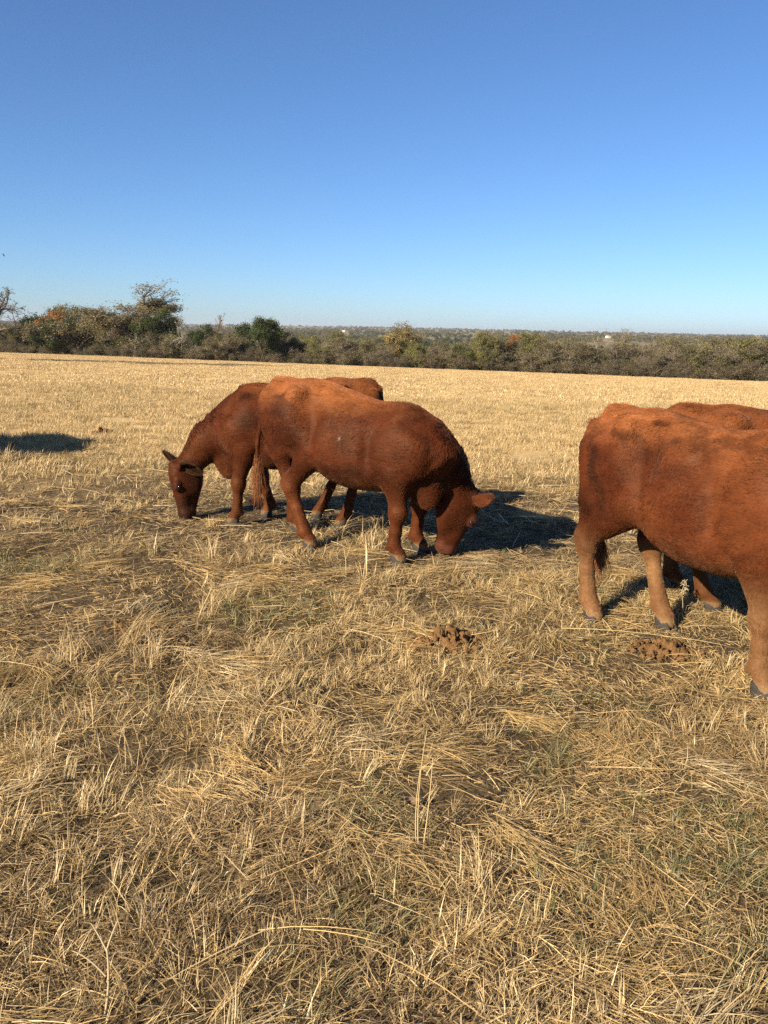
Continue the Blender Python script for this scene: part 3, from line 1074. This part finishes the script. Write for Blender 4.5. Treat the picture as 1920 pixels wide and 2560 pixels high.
ORD = ["first", "second", "third", "fourth", "fifth", "sixth", "seventh", "eighth", "ninth", "tenth", "eleventh", "twelfth", "thirteenth", "fourteenth", "fifteenth", "sixteenth"]
_seen = {}


def place_words(what, ang, row):
    """'second grey-brown scrub tree right of the orange tree, front row': called from left to right"""
    m = [w for a_, w in MARKS if a_ <= ang]
    where = "right of " + m[-1] if m else "left of " + MARKS[0][1]
    k = (what, where, row)
    i = _seen.get(k, 0)
    _seen[k] = i + 1
    return f"{ORD[i]} {what} {where}, {row}"


for key, ang, back, hgt, wide, lab, _mark in KEYS:
    x, y = edge_at(ang, back)
    plant(key, x, y, hgt, lab, G_EDGE, wide)
tr = np.random.default_rng(5)
LAB = {"olive": "olive-leaved scrub oak", "brown": "half-bare grey-brown tree", "yellow": "yellowish mesquite", "dark": "dark green oak in the scrub", "snag": "weathered dead tree",
       "tan": "tan oak", "twiggy": "slender twiggy tree", "brush": "brush clump"}
# the continuous tangle: nearer row, then a row behind
for row, (n, b0, b1) in enumerate(((66, 1.0, 3.5), (60, 4.0, 9.0))):
    for i in range(n):
        ang = -.56 + 1.12 * (i + .5 * tr.random()) / n
        left = ang < -.27
        midl = -.27 <= ang < -.10
        pr = ("olive", "dark", "brown", "brown", "olive") if left else (("brown", "olive", "brown", "olive") if midl else
             ("brown", "olive", "olive", "yellow", "olive", "twiggy", "brown", "snag" if row == 0 and tr.random() < .2 else "brown"))
        key = pr[tr.integers(len(pr))]
        hgt = (tr.uniform(4.2, 6.0) if left else tr.uniform(2.2, 3.4) if midl else tr.uniform(2.5, 3.8) if ang < .1 else tr.uniform(2.8, 4.3)) + (.35 if row else 0)
        if -.03 < ang < .09:
            hgt *= .88
        if ang < -.42:
            hgt *= .72
        if key == "snag":
            hgt *= .9
        x, y = edge_at(ang, tr.uniform(b0, b1))
        plant(key, x, y, hgt, place_words(LAB[key], ang, "back row" if row else "front row"), G_EDGE, tr.uniform(.85, 1.3))
for i in range(84):
    ang = -.56 + 1.12 * (i + .6 * tr.random()) / 84
    x, y = edge_at(ang, tr.uniform(-.3, .9))
    plant("brush", x, y, tr.uniform(.9, 1.9), place_words(LAB["brush"], ang, "pasture edge"), "brush at the foot of the trees", tr.uniform(.9, 1.4))
# a big tree beyond the left edge of the frame: one bare limb of it reaches in
plant("gnarled", -30.2, 53.0, 15.0, "tall bare tree beyond the left edge, only a twig tip reaching into the sky", None, 1.0)

# oaks standing out on the land beyond
MID = [(.010, 330, 8.5, 1.7, "dark"), (-.015, 340, 8.0, 1.6, "dark"), (.052, 300, 7.5, 1.5, "dark"), (.036, 360, 8.5, 1.4, "dark"), (.098, 420, 7.5, 1.3, "dark"), (-.100, 420, 7.5, 1.5, "dark"),
       (-.142, 520, 8.0, 1.5, "dark"), (-.045, 480, 7.0, 1.4, "dark"), (.145, 360, 6.5, 1.3, "olive"), (-.17, 330, 6.5, 1.3, "olive"), (-.205, 420, 8.0, 1.4, "dark"),
       (.372, 230, 6.0, 1.7, "dark"), (.355, 260, 6.0, 1.5, "olive"), (.40, 240, 5.5, 1.6, "dark"), (.238, 300, 6.0, 1.4, "dark"), (.445, 330, 6.0, 1.5, "olive")]
MID.sort()
MARKS = [(-.40, "the orange tree")] + [m for m in MARKS if m[0] > -.3]
for ang, y, h_, w_, k_ in MID:
    plant(k_, ang * y, y, h_, place_words("distant dark oak" if k_ == "dark" else "distant olive tree", ang, "out on the plain"), "oaks on the plain beyond", w_)
# ------------------------------------------------------------------ far woodland (one mass), sheds
def scatter(name, pts, rotz, scl, idx, tint, meshes, mat, label, tilt=None):
    """one object whose geometry nodes put copies of the given meshes on its points"""
    me = bpy.data.meshes.new(name)
    me.vertices.add(len(pts))
    me.vertices.foreach_set("co", np.asarray(pts, np.float32).ravel())
    rot = np.zeros((len(pts), 3), np.float32)
    rot[:, 2] = rotz
    if tilt is not None:
        rot[:, :2] = tilt
    a = me.attributes.new("rot", 'FLOAT_VECTOR', 'POINT')
    a.data.foreach_set("vector", rot.ravel())
    a = me.attributes.new("scl", 'FLOAT_VECTOR', 'POINT')
    a.data.foreach_set("vector", np.asarray(scl, np.float32).ravel())
    a = me.attributes.new("idx", 'INT', 'POINT')
    a.data.foreach_set("value", np.asarray(idx, np.int32))
    a = me.attributes.new("shade", 'FLOAT_VECTOR', 'POINT')
    a.data.foreach_set("vector", np.asarray(tint, np.float32).ravel())
    o = link(name, me)
    ng = bpy.data.node_groups.new(name + "_nodes", 'GeometryNodeTree')
    ng.interface.new_socket("Geometry", in_out='INPUT', socket_type='NodeSocketGeometry')
    ng.interface.new_socket("Geometry", in_out='OUTPUT', socket_type='NodeSocketGeometry')
    N = ng.nodes.new
    gi, go = N("NodeGroupInput"), N("NodeGroupOutput")
    g2i = N("GeometryNodeGeometryToInstance")
    for m in meshes:
        so = bpy.data.objects.new(name + "_piece", m)
        oi = N("GeometryNodeObjectInfo")
        oi.inputs["Object"].default_value = so
        ng.links.new(oi.outputs["Geometry"], g2i.inputs[0])
    iop = N("GeometryNodeInstanceOnPoints")
    iop.inputs["Pick Instance"].default_value = True

    def na(n_, t_):
        q_ = N("GeometryNodeInputNamedAttribute")
        q_.data_type = t_
        q_.inputs["Name"].default_value = n_
        return q_.outputs[0]
    m2p = N("GeometryNodeMeshToPoints")
    ng.links.new(gi.outputs[0], m2p.inputs[0])
    ng.links.new(m2p.outputs[0], iop.inputs["Points"])
    ng.links.new(g2i.outputs[0], iop.inputs["Instance"])
    ng.links.new(na("idx", 'INT'), iop.inputs["Instance Index"])
    ng.links.new(na("rot", 'FLOAT_VECTOR'), iop.inputs["Rotation"])
    ng.links.new(na("scl", 'FLOAT_VECTOR'), iop.inputs["Scale"])
    ng.links.new(iop.outputs[0], go.inputs[0])
    md = o.modifiers.new("scatter", 'NODES')
    md.node_group = ng
    tag(o, label, None, None, "stuff")
    return o


fr = np.random.default_rng(12)
n = 9000
d_ = 190 * np.exp(fr.random(n) ** .8 * math.log(4200 / 190))
an = fr.uniform(-.62, .62, n)
fx, fy = an * d_, d_
dens = fbm(np.stack([fx, fy], -1), 1 / 160.0, 3, 41)
clear = np.ones(n, bool)
for a_, r_ in ((.2605, 1150), (.4290, 1100), (-.0520, 1500)):
    clear &= ~((np.abs(an - a_) < .006) & (d_ > r_ * .45) & (d_ < r_ + 10))
ok = clear & (dens > -.12 - .45 * (d_ > 1500)) & (fy > edge_y(fx) + 60)
fx, fy, d_, dens = fx[ok], fy[ok], d_[ok], dens[ok]
fz = ground_z(fx, fy)
crowns = [KIND["dark"][0][1], KIND["dark"][1][1], KIND["olive"][0][1], KIND["olive"][1][1], KIND["brown"][0][1], KIND["yellow"][0][1]]
pick = np.where((dens > .10) | (d_ > 2000), fr.integers(0, 3, len(fx)), fr.integers(2, 6, len(fx)))
hs_ = fr.uniform(.7, 1.35, len(fx)) * np.where(dens > .1, 1.15, .75)
wd = fr.uniform(1.0, 1.7, len(fx))
scatter("far_woodland", np.stack([fx, fy, fz - .2], 1), fr.random(len(fx)) * 6.28, np.stack([hs_ * wd, hs_ * wd, hs_], 1), pick, np.ones((len(fx), 3)), crowns, MAT_LEAF,
        "scrubby wooded plain stretching to the horizon")

MAT_WALL = principled("white_siding", (.78, .76, .72), .7).m
MAT_ROOF = principled("sheet_metal_roof", (.62, .62, .60), .45, .4).m


def shed(x, y, w, d, h, label):
    root = empty("farm_shed", (x, y, gz(x, y) - .1), .15)
    tag(root, label, "shed", "sheds on the plain")
    V = [(-w, -d, 0), (w, -d, 0), (w, d, 0), (-w, d, 0), (-w, -d, h), (w, -d, h), (w, d, h), (-w, d, h), (-w, 0, h + d * .45), (w, 0, h + d * .45)]
    me = bpy.data.meshes.new("shed_wall")
    me.from_pydata(V, [], [(0, 1, 5, 4), (2, 3, 7, 6), (1, 2, 6, 9, 5), (3, 0, 4, 8, 7)])
    me.materials.append(MAT_WALL)
    link("wall", me, root)
    e, t = .5, .18
    for s in (-1, 1):
        rv = [(-w - e, s * (d + e), h - .2), (w + e, s * (d + e), h - .2), (w + e, 0, h + d * .45 + .06), (-w - e, 0, h + d * .45 + .06)]
        rv += [(a, b, c + t) for a, b, c in rv]
        rm = bpy.data.meshes.new("shed_roof")
        rm.from_pydata(rv, [], [(0, 1, 2, 3), (7, 6, 5, 4), (0, 4, 5, 1), (1, 5, 6, 2), (2, 6, 7, 3), (3, 7, 4, 0)])
        rm.materials.append(MAT_ROOF)
        link("roof", rm, root)
    dv = [(-1.6, -d - .03, 0), (1.6, -d - .03, 0), (1.6, -d - .03, h * .8), (-1.6, -d - .03, h * .8)]
    dm = bpy.data.meshes.new("shed_door")
    dm.from_pydata(dv, [], [(0, 1, 2, 3)])
    dm.materials.append(MAT_ROOF)
    link("door", dm, root)


shed(.2605 * 1150, 1150, 3.2, 2.2, 1.9, "white shed far beyond the tree line left of the bare-topped tree")
shed(.4290 * 1100, 1100, 2.8, 2.2, 1.8, "white shed far off near the right end of the skyline")
shed(-.0520 * 1500, 1500, 2.2, 2.0, 2.4, "tiny pale shed far off behind the middle of the tree line")
# ------------------------------------------------------------------ dry grass
M = Mat("dry_grass")
at = M.attr("tint")
dif = M.n("ShaderNodeBsdfDiffuse")
trn = M.n("ShaderNodeBsdfTranslucent")
gls = M.n("ShaderNodeBsdfGlossy")
gls.inputs["Roughness"].default_value = 0.45
gls.inputs[0].default_value = (1, .95, .85, 1)
mx = M.n("ShaderNodeMixShader")
mx.inputs[0].default_value = 0.22
mx2 = M.n("ShaderNodeMixShader")
mx2.inputs[0].default_value = 0.04
M.l(at.outputs["Color"], dif.inputs[0])
M.l(at.outputs["Color"], trn.inputs[0])
M.l(dif.outputs[0], mx.inputs[1])
M.l(trn.outputs[0], mx.inputs[2])
M.l(mx.outputs[0], mx2.inputs[1])
M.l(gls.outputs[0], mx2.inputs[2])
M.l(mx2.outputs[0], M.out.inputs[0])
MAT_GRASS = M.m

STRAW = np.array([(.48, .342, .155), (.42, .288, .122), (.34, .23, .098), (.45, .35, .195), (.24, .155, .072), (.135, .084, .042)])
GOLD = np.array([(.50, .368, .182), (.455, .328, .156), (.535, .405, .212), (.41, .29, .135)])
GREEN = np.array([(.105, .115, .034), (.075, .09, .028), (.15, .145, .05), (.05, .065, .022)])


def blades(root, az, length, lift0, lift1, width, bend, col, segs=3, roll=None, r=rng):
    """tapered, curved ribbons: (V, F, colours)"""
    n = len(root)
    P = [np.asarray(root, np.float64)]
    d = None
    dirs = []
    for i in range(segs):
        t = (i + .5) / segs
        e = lift0 + (lift1 - lift0) * t
        a = az + bend * t
        d = np.stack([np.cos(a) * np.cos(e), np.sin(a) * np.cos(e), np.sin(e)], 1)
        dirs.append(d)
        P.append(P[-1] + d * (length / segs)[:, None])
    roll = r.uniform(-.9, .9, n) if roll is None else roll
    side = np.stack([-np.sin(az), np.cos(az), np.zeros(n)], 1) * np.cos(roll)[:, None]
    side[:, 2] += np.sin(roll) * .8
    cols = []
    V = []
    tw = {2: (1, .85), 3: (.9, 1, .7), 4: (.9, 1, .85, .6)}[segs]
    for k in range(segs):
        w = side * (width * tw[k] * .5)[:, None]
        V += [P[k] - w, P[k] + w]
    V.append(P[segs])
    nv = 2 * segs + 1
    V = np.stack(V, 1)
    C = np.repeat(col[:, None], nv, 1)
    f = []
    for k in range(segs - 1):
        f += [(2 * k, 2 * k + 1, 2 * k + 3), (2 * k, 2 * k + 3, 2 * k + 2)]
    f.append((2 * segs - 2, 2 * segs - 1, 2 * segs))
    F = (np.array(f)[None] + (np.arange(n) * nv)[:, None, None]).reshape(-1, 3)
    return V.reshape(-1, 3), F, C.reshape(-1, 3)


def join(parts):
    V, F, C, o = [], [], [], 0
    for v, f, c in parts:
        V.append(v)
        F.append(f + o)
        C.append(c)
        o += len(v)
    return np.concatenate(V), np.concatenate(F), np.concatenate(C)


def wedge(n, y0, y1, spread=.62, r=rng, edge=.5):
    """random ground points in front of the camera position between two distances"""
    y = np.sqrt(r.uniform(y0 * y0, y1 * y1, n))
    x = r.uniform(-1, 1, n) * (spread * y + edge)
    return x, y


def tuft_noise(x, y):
    return fbm(np.stack([x, y], -1), 2.1, 3, 71)


def pick(pal, n, r=rng, sd=.16, w=None):
    return pal[r.choice(len(pal), n, p=w)] * np.exp(r.normal(0, sd, (n, 1)))


g = np.random.default_rng(99)
parts = []


def flow(x, y):
    P = np.stack([x, y], -1)
    return 2.2 * noise(P, .8, 81) + 2.4 * noise(P, 2.6, 82)


def trodden(x, y):
    """bare, greyer strip where the cattle stand and walk"""
    return smoothstep(4.9, 6.2, y) * (1 - smoothstep(8.2, 9.6, y + .5 * noise(np.stack([x, y], -1), .8, 97)))


def greenness(x, y):
    return smoothstep(.05, .42, fbm(np.stack([x, y], -1), 1.3, 3, 90))


# 1. thatch: short lying bits, everywhere in the grazed patch
for (y0, y1, dens, wmul) in ((1.2, 3.2, 14000, .95), (3.2, 6.0, 7000, 1.25), (6.0, 11.5, 2200, 1.9)):
    area = .62 * (y1 * y1 - y0 * y0)
    n = int(area * dens)
    x, y = wedge(n, y0, y1, r=g)
    keep = off_piles(x, y, g) & (g.random(n) < grazed(x, y) * .9 + .1) & (g.random(n) < .30 + .70 * smoothstep(-.45, .15, fbm(np.stack([x, y], -1), 3.2, 2, 75)))
    x, y = x[keep], y[keep]
    n = len(x)
    az = flow(x, y) + g.normal(0, 1.0, n)
    tn = tuft_noise(x, y)
    z = ground_z(x, y) + g.uniform(0, .022, n) + .018 * np.clip(tn, 0, 1)
    L = g.uniform(.02, .10, n) * (1 + .35 * wmul - .35)
    c = pick(STRAW, n, g, w=(.24, .22, .20, .14, .12, .08))
    c = c * np.exp(.40 * fbm(np.stack([x, y], -1), 2.3, 2, 94))[:, None]
    td = trodden(x, y)[:, None]
    c = c * (1 - .45 * td) + np.array((.235, .170, .105)) * .45 * td
    grey = smoothstep(.0, .5, noise(np.stack([x, y], -1), 1.6, 93))
    c = c * (1 - .3 * grey[:, None]) + np.array((.22, .145, .085)) * .3 * grey[:, None]
    parts.append(blades(np.stack([x, y, z], 1), az, L, g.uniform(-.1, .5, n), g.uniform(-.4, .25, n), g.uniform(.0013, .0030, n) * wmul, g.normal(0, .5, n), c, 2, r=g))

# 2. swaths of long combed straw lying over
for (y0, y1, count, wmul) in ((1.2, 3.4, 48, .95), (3.4, 6.5, 85, 1.2), (6.5, 11.0, 80, 1.9)):
    sx, sy = wedge(count, y0, y1, r=g)
    for cx, cy in zip(sx, sy):
        if g.random() > float(grazed(np.array([cx]), np.array([cy]))[0]):
            continue
        if not off_piles(np.array([cx]), np.array([cy]), g)[0]:
            continue
        m = int(g.integers(60, 190) / wmul)
        th = float(flow(np.array([cx]), np.array([cy]))[0]) + g.normal(0, .3)
        ln, wd = g.uniform(.10, .30), g.uniform(.06, .16)
        u, v = g.normal(0, ln * .45, m), g.normal(0, wd * .5, m)
        fan = g.normal(0, .12) / wd * .1
        x = cx + math.cos(th) * u - math.sin(th) * v
        y = cy + math.sin(th) * u + math.cos(th) * v
        hump = .045 * np.exp(-(v / wd) ** 2 * 2) * g.uniform(.3, 1)
        z = ground_z(x, y) + .012 + hump * g.uniform(.5, 1.1, m)
        L = g.uniform(.07, .22, m)
        base = STRAW[g.choice(4)] * g.uniform(.9, 1.18)
        c = base * np.exp(g.normal(0, .2, (m, 1)))
        parts.append(blades(np.stack([x, y, z], 1), th + fan * v * 30 + g.normal(0, .34, m), L, g.uniform(.0, .30, m), g.uniform(-.45, -.05, m), g.uniform(.0016, .003, m) * wmul, g.normal(0, .25, m), c, 3, r=g))

# 3. stubble: short upright tufts; green ones between
for (y0, y1, count, wmul) in ((1.2, 3.4, 4200, .95), (3.4, 6.5, 9500, 1.2), (6.5, 11.5, 10500, 1.8)):
    sx, sy = wedge(count, y0, y1, r=g)
    tn = tuft_noise(sx, sy)
    gr = greenness(sx, sy)
    keep = off_piles(sx, sy, g) & (g.random(count) < smoothstep(-.30, .35, tn) + .25 * gr) & (g.random(count) < grazed(sx, sy) + .1) & (g.random(count) > .6 * trodden(sx, sy))
    sx, sy, gr = sx[keep], sy[keep], gr[keep]
    per = g.integers(9, 24, len(sx)) if wmul < 1.9 else g.integers(6, 13, len(sx))
    idx = np.repeat(np.arange(len(sx)), per)
    n = len(idx)
    rad = g.uniform(.010, .035, len(sx))[idx]
    pa = g.random(n) * 6.283
    pr = np.sqrt(g.random(n)) * rad
    x, y = sx[idx] + pr * np.cos(pa), sy[idx] + pr * np.sin(pa)
    isg = g.random(n) < (gr[idx] * .8 + .14)
    lean = g.normal(0, .35, len(sx))[idx]
    laz = (g.random(len(sx)) * 6.283)[idx]
    L = np.where(isg, g.uniform(.03, .085, n), g.uniform(.03, .10, n)) * g.uniform(.6, 1.5, len(sx))[idx]
    c = np.where(isg[:, None], pick(GREEN, n, g), pick(np.concatenate([STRAW[:4], GOLD[:2] * .9]), n, g))
    lift0 = np.clip(1.25 - np.abs(lean) * .5 - pr / rad * .3, .5, 1.5)
    parts.append(blades(np.stack([x, y, ground_z(x, y) - .004], 1), np.where(g.random(n) < .5, pa, laz), L, lift0 + g.normal(0, .18, n), lift0 - g.uniform(.0, .7, n),
                        np.where(isg, g.uniform(.0013, .0024, n), g.uniform(.0015, .0031, n)) * wmul, g.normal(0, .3, n), c, 2, r=g))

# 4. tall unruly clumps and single long straws
for (y0, y1, count, wmul) in ((1.3, 5.0, 60, 1.0), (5.0, 11.0, 150, 1.6)):
    sx, sy = wedge(count, y0, y1, r=g)
    sel = noise(np.stack([sx, sy], -1), .6, 101) - .22 * sx > -.05
    sx, sy = sx[sel], sy[sel]
    if y0 < 2:          # the rank patch at the left
        sx = np.concatenate([sx, g.normal(-1.15, .30, 26), g.normal(-1.45, .2, 12)])
        sy = np.concatenate([sy, g.normal(3.45, .35, 26), g.normal(2.75, .3, 12)])
    per = g.integers(18, 55, len(sx))
    idx = np.repeat(np.arange(len(sx)), per)
    n = len(idx)
    x, y = sx[idx] + g.normal(0, .035, n), sy[idx] + g.normal(0, .035, n)
    hh = g.uniform(.10, .24, len(sx))[idx]
    az = (g.random(len(sx)) * 6.283)[idx] + g.normal(0, .9, n)
    lf = g.uniform(.75, 1.4, n)
    parts.append(blades(np.stack([x, y, ground_z(x, y)], 1), az, hh * g.uniform(.6, 1.3, n), lf, lf - g.uniform(.2, 1.2, n), g.uniform(.0016, .003, n) * wmul, g.normal(0, .4, n),
                        pick(np.concatenate([STRAW[:4], GOLD[:3] * .85]), n, g), 3, r=g))
n = 1500
x, y = wedge(n, 1.3, 9.0, r=g)
parts.append(blades(np.stack([x, y, ground_z(x, y) + g.uniform(.015, .05, n)], 1), g.random(n) * 6.283, g.uniform(.15, .42, n), g.uniform(-.05, .25, n), g.uniform(-.3, .05, n),
                    g.uniform(.0020, .0034, n) * np.clip(y / 3.2, 1, 2.4), g.normal(0, .25, n), pick(STRAW[:4] * 1.12, n, g), 4, r=g))

V, F, C = join(parts)
near = link("matted_grass", mesh_arrays("matted_grass", V, F, MAT_GRASS, True, {"tint": C}))
tag(near, "cropped and trampled dry grass with matted straw and green shoots", None, None, "stuff")

# 5. standing golden grass beyond the grazed patch
def tuft_mesh(seed, n, rad, h0, h1, width, pal, segs=3, fall=.5):
    r = np.random.default_rng(seed)
    pa, pr = r.random(n) * 6.283, np.sqrt(r.random(n)) * rad
    p = np.stack([pr * np.cos(pa), pr * np.sin(pa), np.full(n, -.01)], 1)
    lf = r.uniform(.85, 1.5, n)
    V, F, C = blades(p, r.random(n) * 6.283, r.uniform(h0, h1, n), lf, lf - r.uniform(0, fall * 2, n), r.uniform(.7, 1.3, n) * width, r.normal(0, .4, n), pick(pal, n, r, .14), segs, r=r)
    return mesh_arrays("tuft", V, F, MAT_GRASS, True, {"tint": C})


mid_t = [tuft_mesh(200 + i, 38, .12, .04, .12, .0042, GOLD, 3, .85) for i in range(5)] + [tuft_mesh(210, 34, .11, .05, .13, .0045, np.concatenate([STRAW[1:], GREEN[:1] * 1.2]))]
far_t = [tuft_mesh(220 + i, 80, .38, .03, .09, .011, GOLD, 2, .9) for i in range(4)] + [tuft_mesh(230, 80, .36, .04, .11, .011, np.concatenate([STRAW[2:], GOLD[3:]]), 2)]


def field(name, count, y0, y1, meshes, odd, smin, smax, label):
    x, y = wedge(count, y0, y1, r=g, edge=1.5)
    P = np.stack([x, y], -1)
    s = y - edge_y(x)
    keep = (g.random(count) < (1 - grazed(x, y)) ** .7) & (s < .3)
    if y0 < 20:
        keep &= fbm(P, .9, 3, 120) > -.42
    x, y = x[keep], y[keep]
    P = P[keep]
    k = len(x)
    # a strip of darker weeds along the old terrace on the left, some brown hollows
    sa = s[keep]
    strip = np.exp(-((sa + 6.0 + .05 * (x + 40)) / 2.2) ** 2) * smoothstep(-14, -24, x)
    brown = smoothstep(.18, .45, fbm(P * np.array((.5, 1.0)), .22, 3, 130)) * .6 + strip * .95 + .06
    idx = np.where(g.random(k) < brown, odd, g.integers(0, odd, k))
    sc = g.uniform(smin, smax, k) * (1 + .3 * fbm(P, .5, 2, 125))
    scatter(name, np.stack([x, y, ground_z(x, y)], 1), g.random(k) * 6.283, np.stack([sc, sc, sc * g.uniform(.8, 1.15, k)], 1), idx, np.ones((k, 3)), meshes, MAT_GRASS, label)


field("standing_grass", 36000, 8.0, 24.0, mid_t, 5, .75, 1.3, "ankle-high golden grass standing behind the grazing cows")
field("far_standing_grass", 46000, 22.0, 112.0, far_t, 4, .8, 1.35, "golden grass covering the far pasture up to the trees")
# ------------------------------------------------------------------ dung piles, stalks, odd leaves
M = Mat("dry_dung")
gp = M.n("ShaderNodeTexCoord")
cc = M.ramp(M.noise(30.0, 5.0, .65, gp.outputs["Object"]), [(.3, (.050, .026, .012)), (.5, (.16, .085, .032)), (.72, (.29, .165, .068))])
M.l(cc, M.b.inputs["Base Color"])
M.b.inputs["Roughness"].default_value = .85
M.b.inputs["Specular IOR Level"].default_value = .15
M.bump(M.noise(120.0, 5.0, .7, gp.outputs["Object"]), .8, .006)
MAT_DUNG = M.m
import bmesh


def clod_mesh(seed):
    bm = bmesh.new()
    bmesh.ops.create_icosphere(bm, subdivisions=3, radius=1.0)
    P = np.array([v.co[:] for v in bm.verts])
    d = 1 + .40 * noise(P, 1.5, seed) + .42 * noise(P, 3.8, seed + 1) + .30 * noise(P, 8.5, seed + 2)
    for v, k in zip(bm.verts, d):
        v.co *= k
    me = bpy.data.meshes.new("clod")
    bm.to_mesh(me)
    bm.free()
    for p in me.polygons:
        p.use_smooth = True
    me.materials.append(MAT_DUNG)
    return me


CLODS = [clod_mesh(300 + 5 * i) for i in range(7)]


def dung_pile(x, y, w, d, n, s0, s1, hgt, seed, label):
    r = np.random.default_rng(seed)
    root = empty("dung_pile", (x, y, gz(x, y)), 0)
    tag(root, label, "dung", "dung piles in the pasture")
    for i in range(n):
        a, q_ = r.random() * 6.283, math.sqrt(r.random())
        px, py = q_ * w * math.cos(a), q_ * d * math.sin(a)
        s = r.uniform(s0, s1) * (1.25 - .6 * q_)
        o = link("clod", CLODS[int(r.integers(7))], root)
        z = gz(x + px, y + py) - root.location.z + s * .5 + hgt * max(0, 1 - q_ * 1.2) * r.random()
        o.location = (px, py, z)
        o.rotation_euler = tuple(r.random(3) * 6.28)
        o.scale = (s * r.uniform(.8, 1.3), s * r.uniform(.8, 1.3), s * r.uniform(.6, .95))
    return root


dung_pile(.34, 4.16, .22, .18, 120, .009, .032, .07, 1, "largest crumbly brown dung pile, in the grass below the central cow's head")
dung_pile(1.50, 4.10, .19, .16, 100, .008, .027, .04, 2, "flatter orange-brown dung pile just in front of the nearest cow's hind hoof")
dung_pile(-1.27, 4.08, .17, .10, 26, .010, .028, .0, 3, "dark dung pile half buried in tall straw at the left")
dung_pile(-1.03, 3.98, .04, .04, 8, .010, .022, .0, 4, "small dark dung lump right beside the half-buried dung pile")
dung_pile(.62, 4.10, .03, .02, 3, .012, .02, .0, 5, "stray dung crumb beside the largest dung pile")
dung_pile(-4.15, 12.0, .16, .12, 12, .03, .05, .0, 6, "small dark dung spot in the golden grass at the left, near the cow shadow")
dung_pile(2.75, 12.4, .2, .12, 12, .03, .05, .0, 7, "small brown dung spot in the golden grass above the nearest cows")


def stalk(name, loc, strands, col, label, cat, group="dry weed stalks"):
    """strands: list of polylines [(x,y,z,r), ...]; each becomes a part"""
    root = empty(name, (loc[0], loc[1], gz(*loc)), 0)
    tag(root, label, cat, group)
    for part, line in strands:
        segs = [(np.array(a[:3], float), np.array(b[:3], float), a[3], b[3]) for a, b in zip(line[:-1], line[1:])]
        V, F = tubes(segs, 5)
        c = np.tile(np.array(col), (len(V), 1))
        link(part, mesh_arrays(part, V, F, MAT_GRASS, True, {"tint": c}), root)
    return root


def bow(p, q, sag, r0, r1, n=7):
    p, q, sag = np.array(p, float), np.array(q, float), np.array(sag, float)
    return [(*(p + (q - p) * t + sag * 4 * t * (1 - t)), r0 + (r1 - r0) * t) for t in np.linspace(0, 1, n)]


PS = (.50, .38, .19)
stalk("straw_stalk", (.13, 2.32), [("stem", bow((0, 0, -.02), (.015, .02, .40), (-.012, 0, 0), .0022, .0010)), ("stem", bow((.01, 0, -.02), (.035, .01, .31), (.004, 0, 0), .0024, .0012)),
                                   ("stem", bow((-.006, .01, -.02), (-.002, .015, .27), (-.008, 0, 0), .0022, .0012)), ("leaf_blade", bow((.016, .01, .25), (.075, .03, .31), (0, 0, .015), .0018, .0006)),
                                   ("leaf_blade", bow((.0, 0, .0), (-.10, .02, .03), (0, 0, .03), .0020, .0006))],
      PS, "tall upright tuft of pale straw stalks standing alone in the foreground", "straw")
stalk("dry_weed", (-.645, 1.66), [("stem", bow((0, 0, -.02), (.012, .02, .17), (.008, 0, 0), .0036, .0026)), ("branch", bow((.008, .012, .10), (-.07, .02, .16), (0, 0, .01), .0026, .0012)),
                                  ("branch", bow((.012, .02, .16), (-.03, .04, .22), (0, 0, .005), .0024, .0010)), ("branch", bow((.012, .02, .165), (.035, .04, .23), (0, 0, .004), .0024, .0010))],
      (.46, .36, .22), "forked pale weed stem at the bottom left corner", "weed")
seed_head = [("stem", bow((0, 0, -.02), (-.01, 0, .15), (.01, 0, 0), .0022, .0018)), ("stem", bow((-.01, 0, .15), (.015, 0, .24), (-.006, 0, 0), .0020, .0014))]
wr = np.random.default_rng(3)
for i in range(26):
    a = wr.random() * 6.28
    z0 = wr.uniform(.15, .24)
    seed_head.append(("seed_tuft", bow((.002, 0, z0), (.002 + .026 * math.cos(a), .026 * math.sin(a), z0 + wr.uniform(-.02, .02)), (0, 0, .006), .0026, .0010, 4)))
stalk("dry_weed", (1.77, 4.66), seed_head, (.38, .31, .19), "pale fluffy seed head of a weed under the nearest cow's belly", "weed")
stalk("long_straw", (.98, 4.28), [("stem", bow((0, 0, .05), (.60, -.10, .045), (0, 0, .012), .0024, .0012, 9)), ("stem", bow((0, 0, .05), (.03, .12, .09), (0, 0, .03), .0018, .0010))],
      (.52, .40, .19), "long bent straw lying left of the flatter dung pile", "straw")
# a fallen leaf, curled
u_, v_ = np.meshgrid(np.linspace(0, 1, 9), np.linspace(-1, 1, 7), indexing='ij')
wl_ = .016 * np.sin(math.pi * np.clip(u_, .02, .98)) ** .8
LVx = np.stack([(u_ - .5) * .055, v_ * wl_, .010 * v_ ** 2 + .012 * (u_ - .5) ** 2 * 4], -1).reshape(-1, 3)
LFx = [(i * 7 + j, (i + 1) * 7 + j, (i + 1) * 7 + j + 1, i * 7 + j + 1) for i in range(8) for j in range(6)]
lf_ = link("fallen_leaf", mesh_arrays("fallen_leaf", LVx, LFx, MAT_LEAF, True, {"tint": np.tile(np.array((.26, .18, .12)), (len(LVx), 1))}))
lf_.location = (.11, 2.52, gz(.11, 2.52) + .035)
lf_.rotation_euler = (.5, .1, .2)
tag(lf_, "small pinkish fallen leaf behind the upright straw tuft", "leaf")
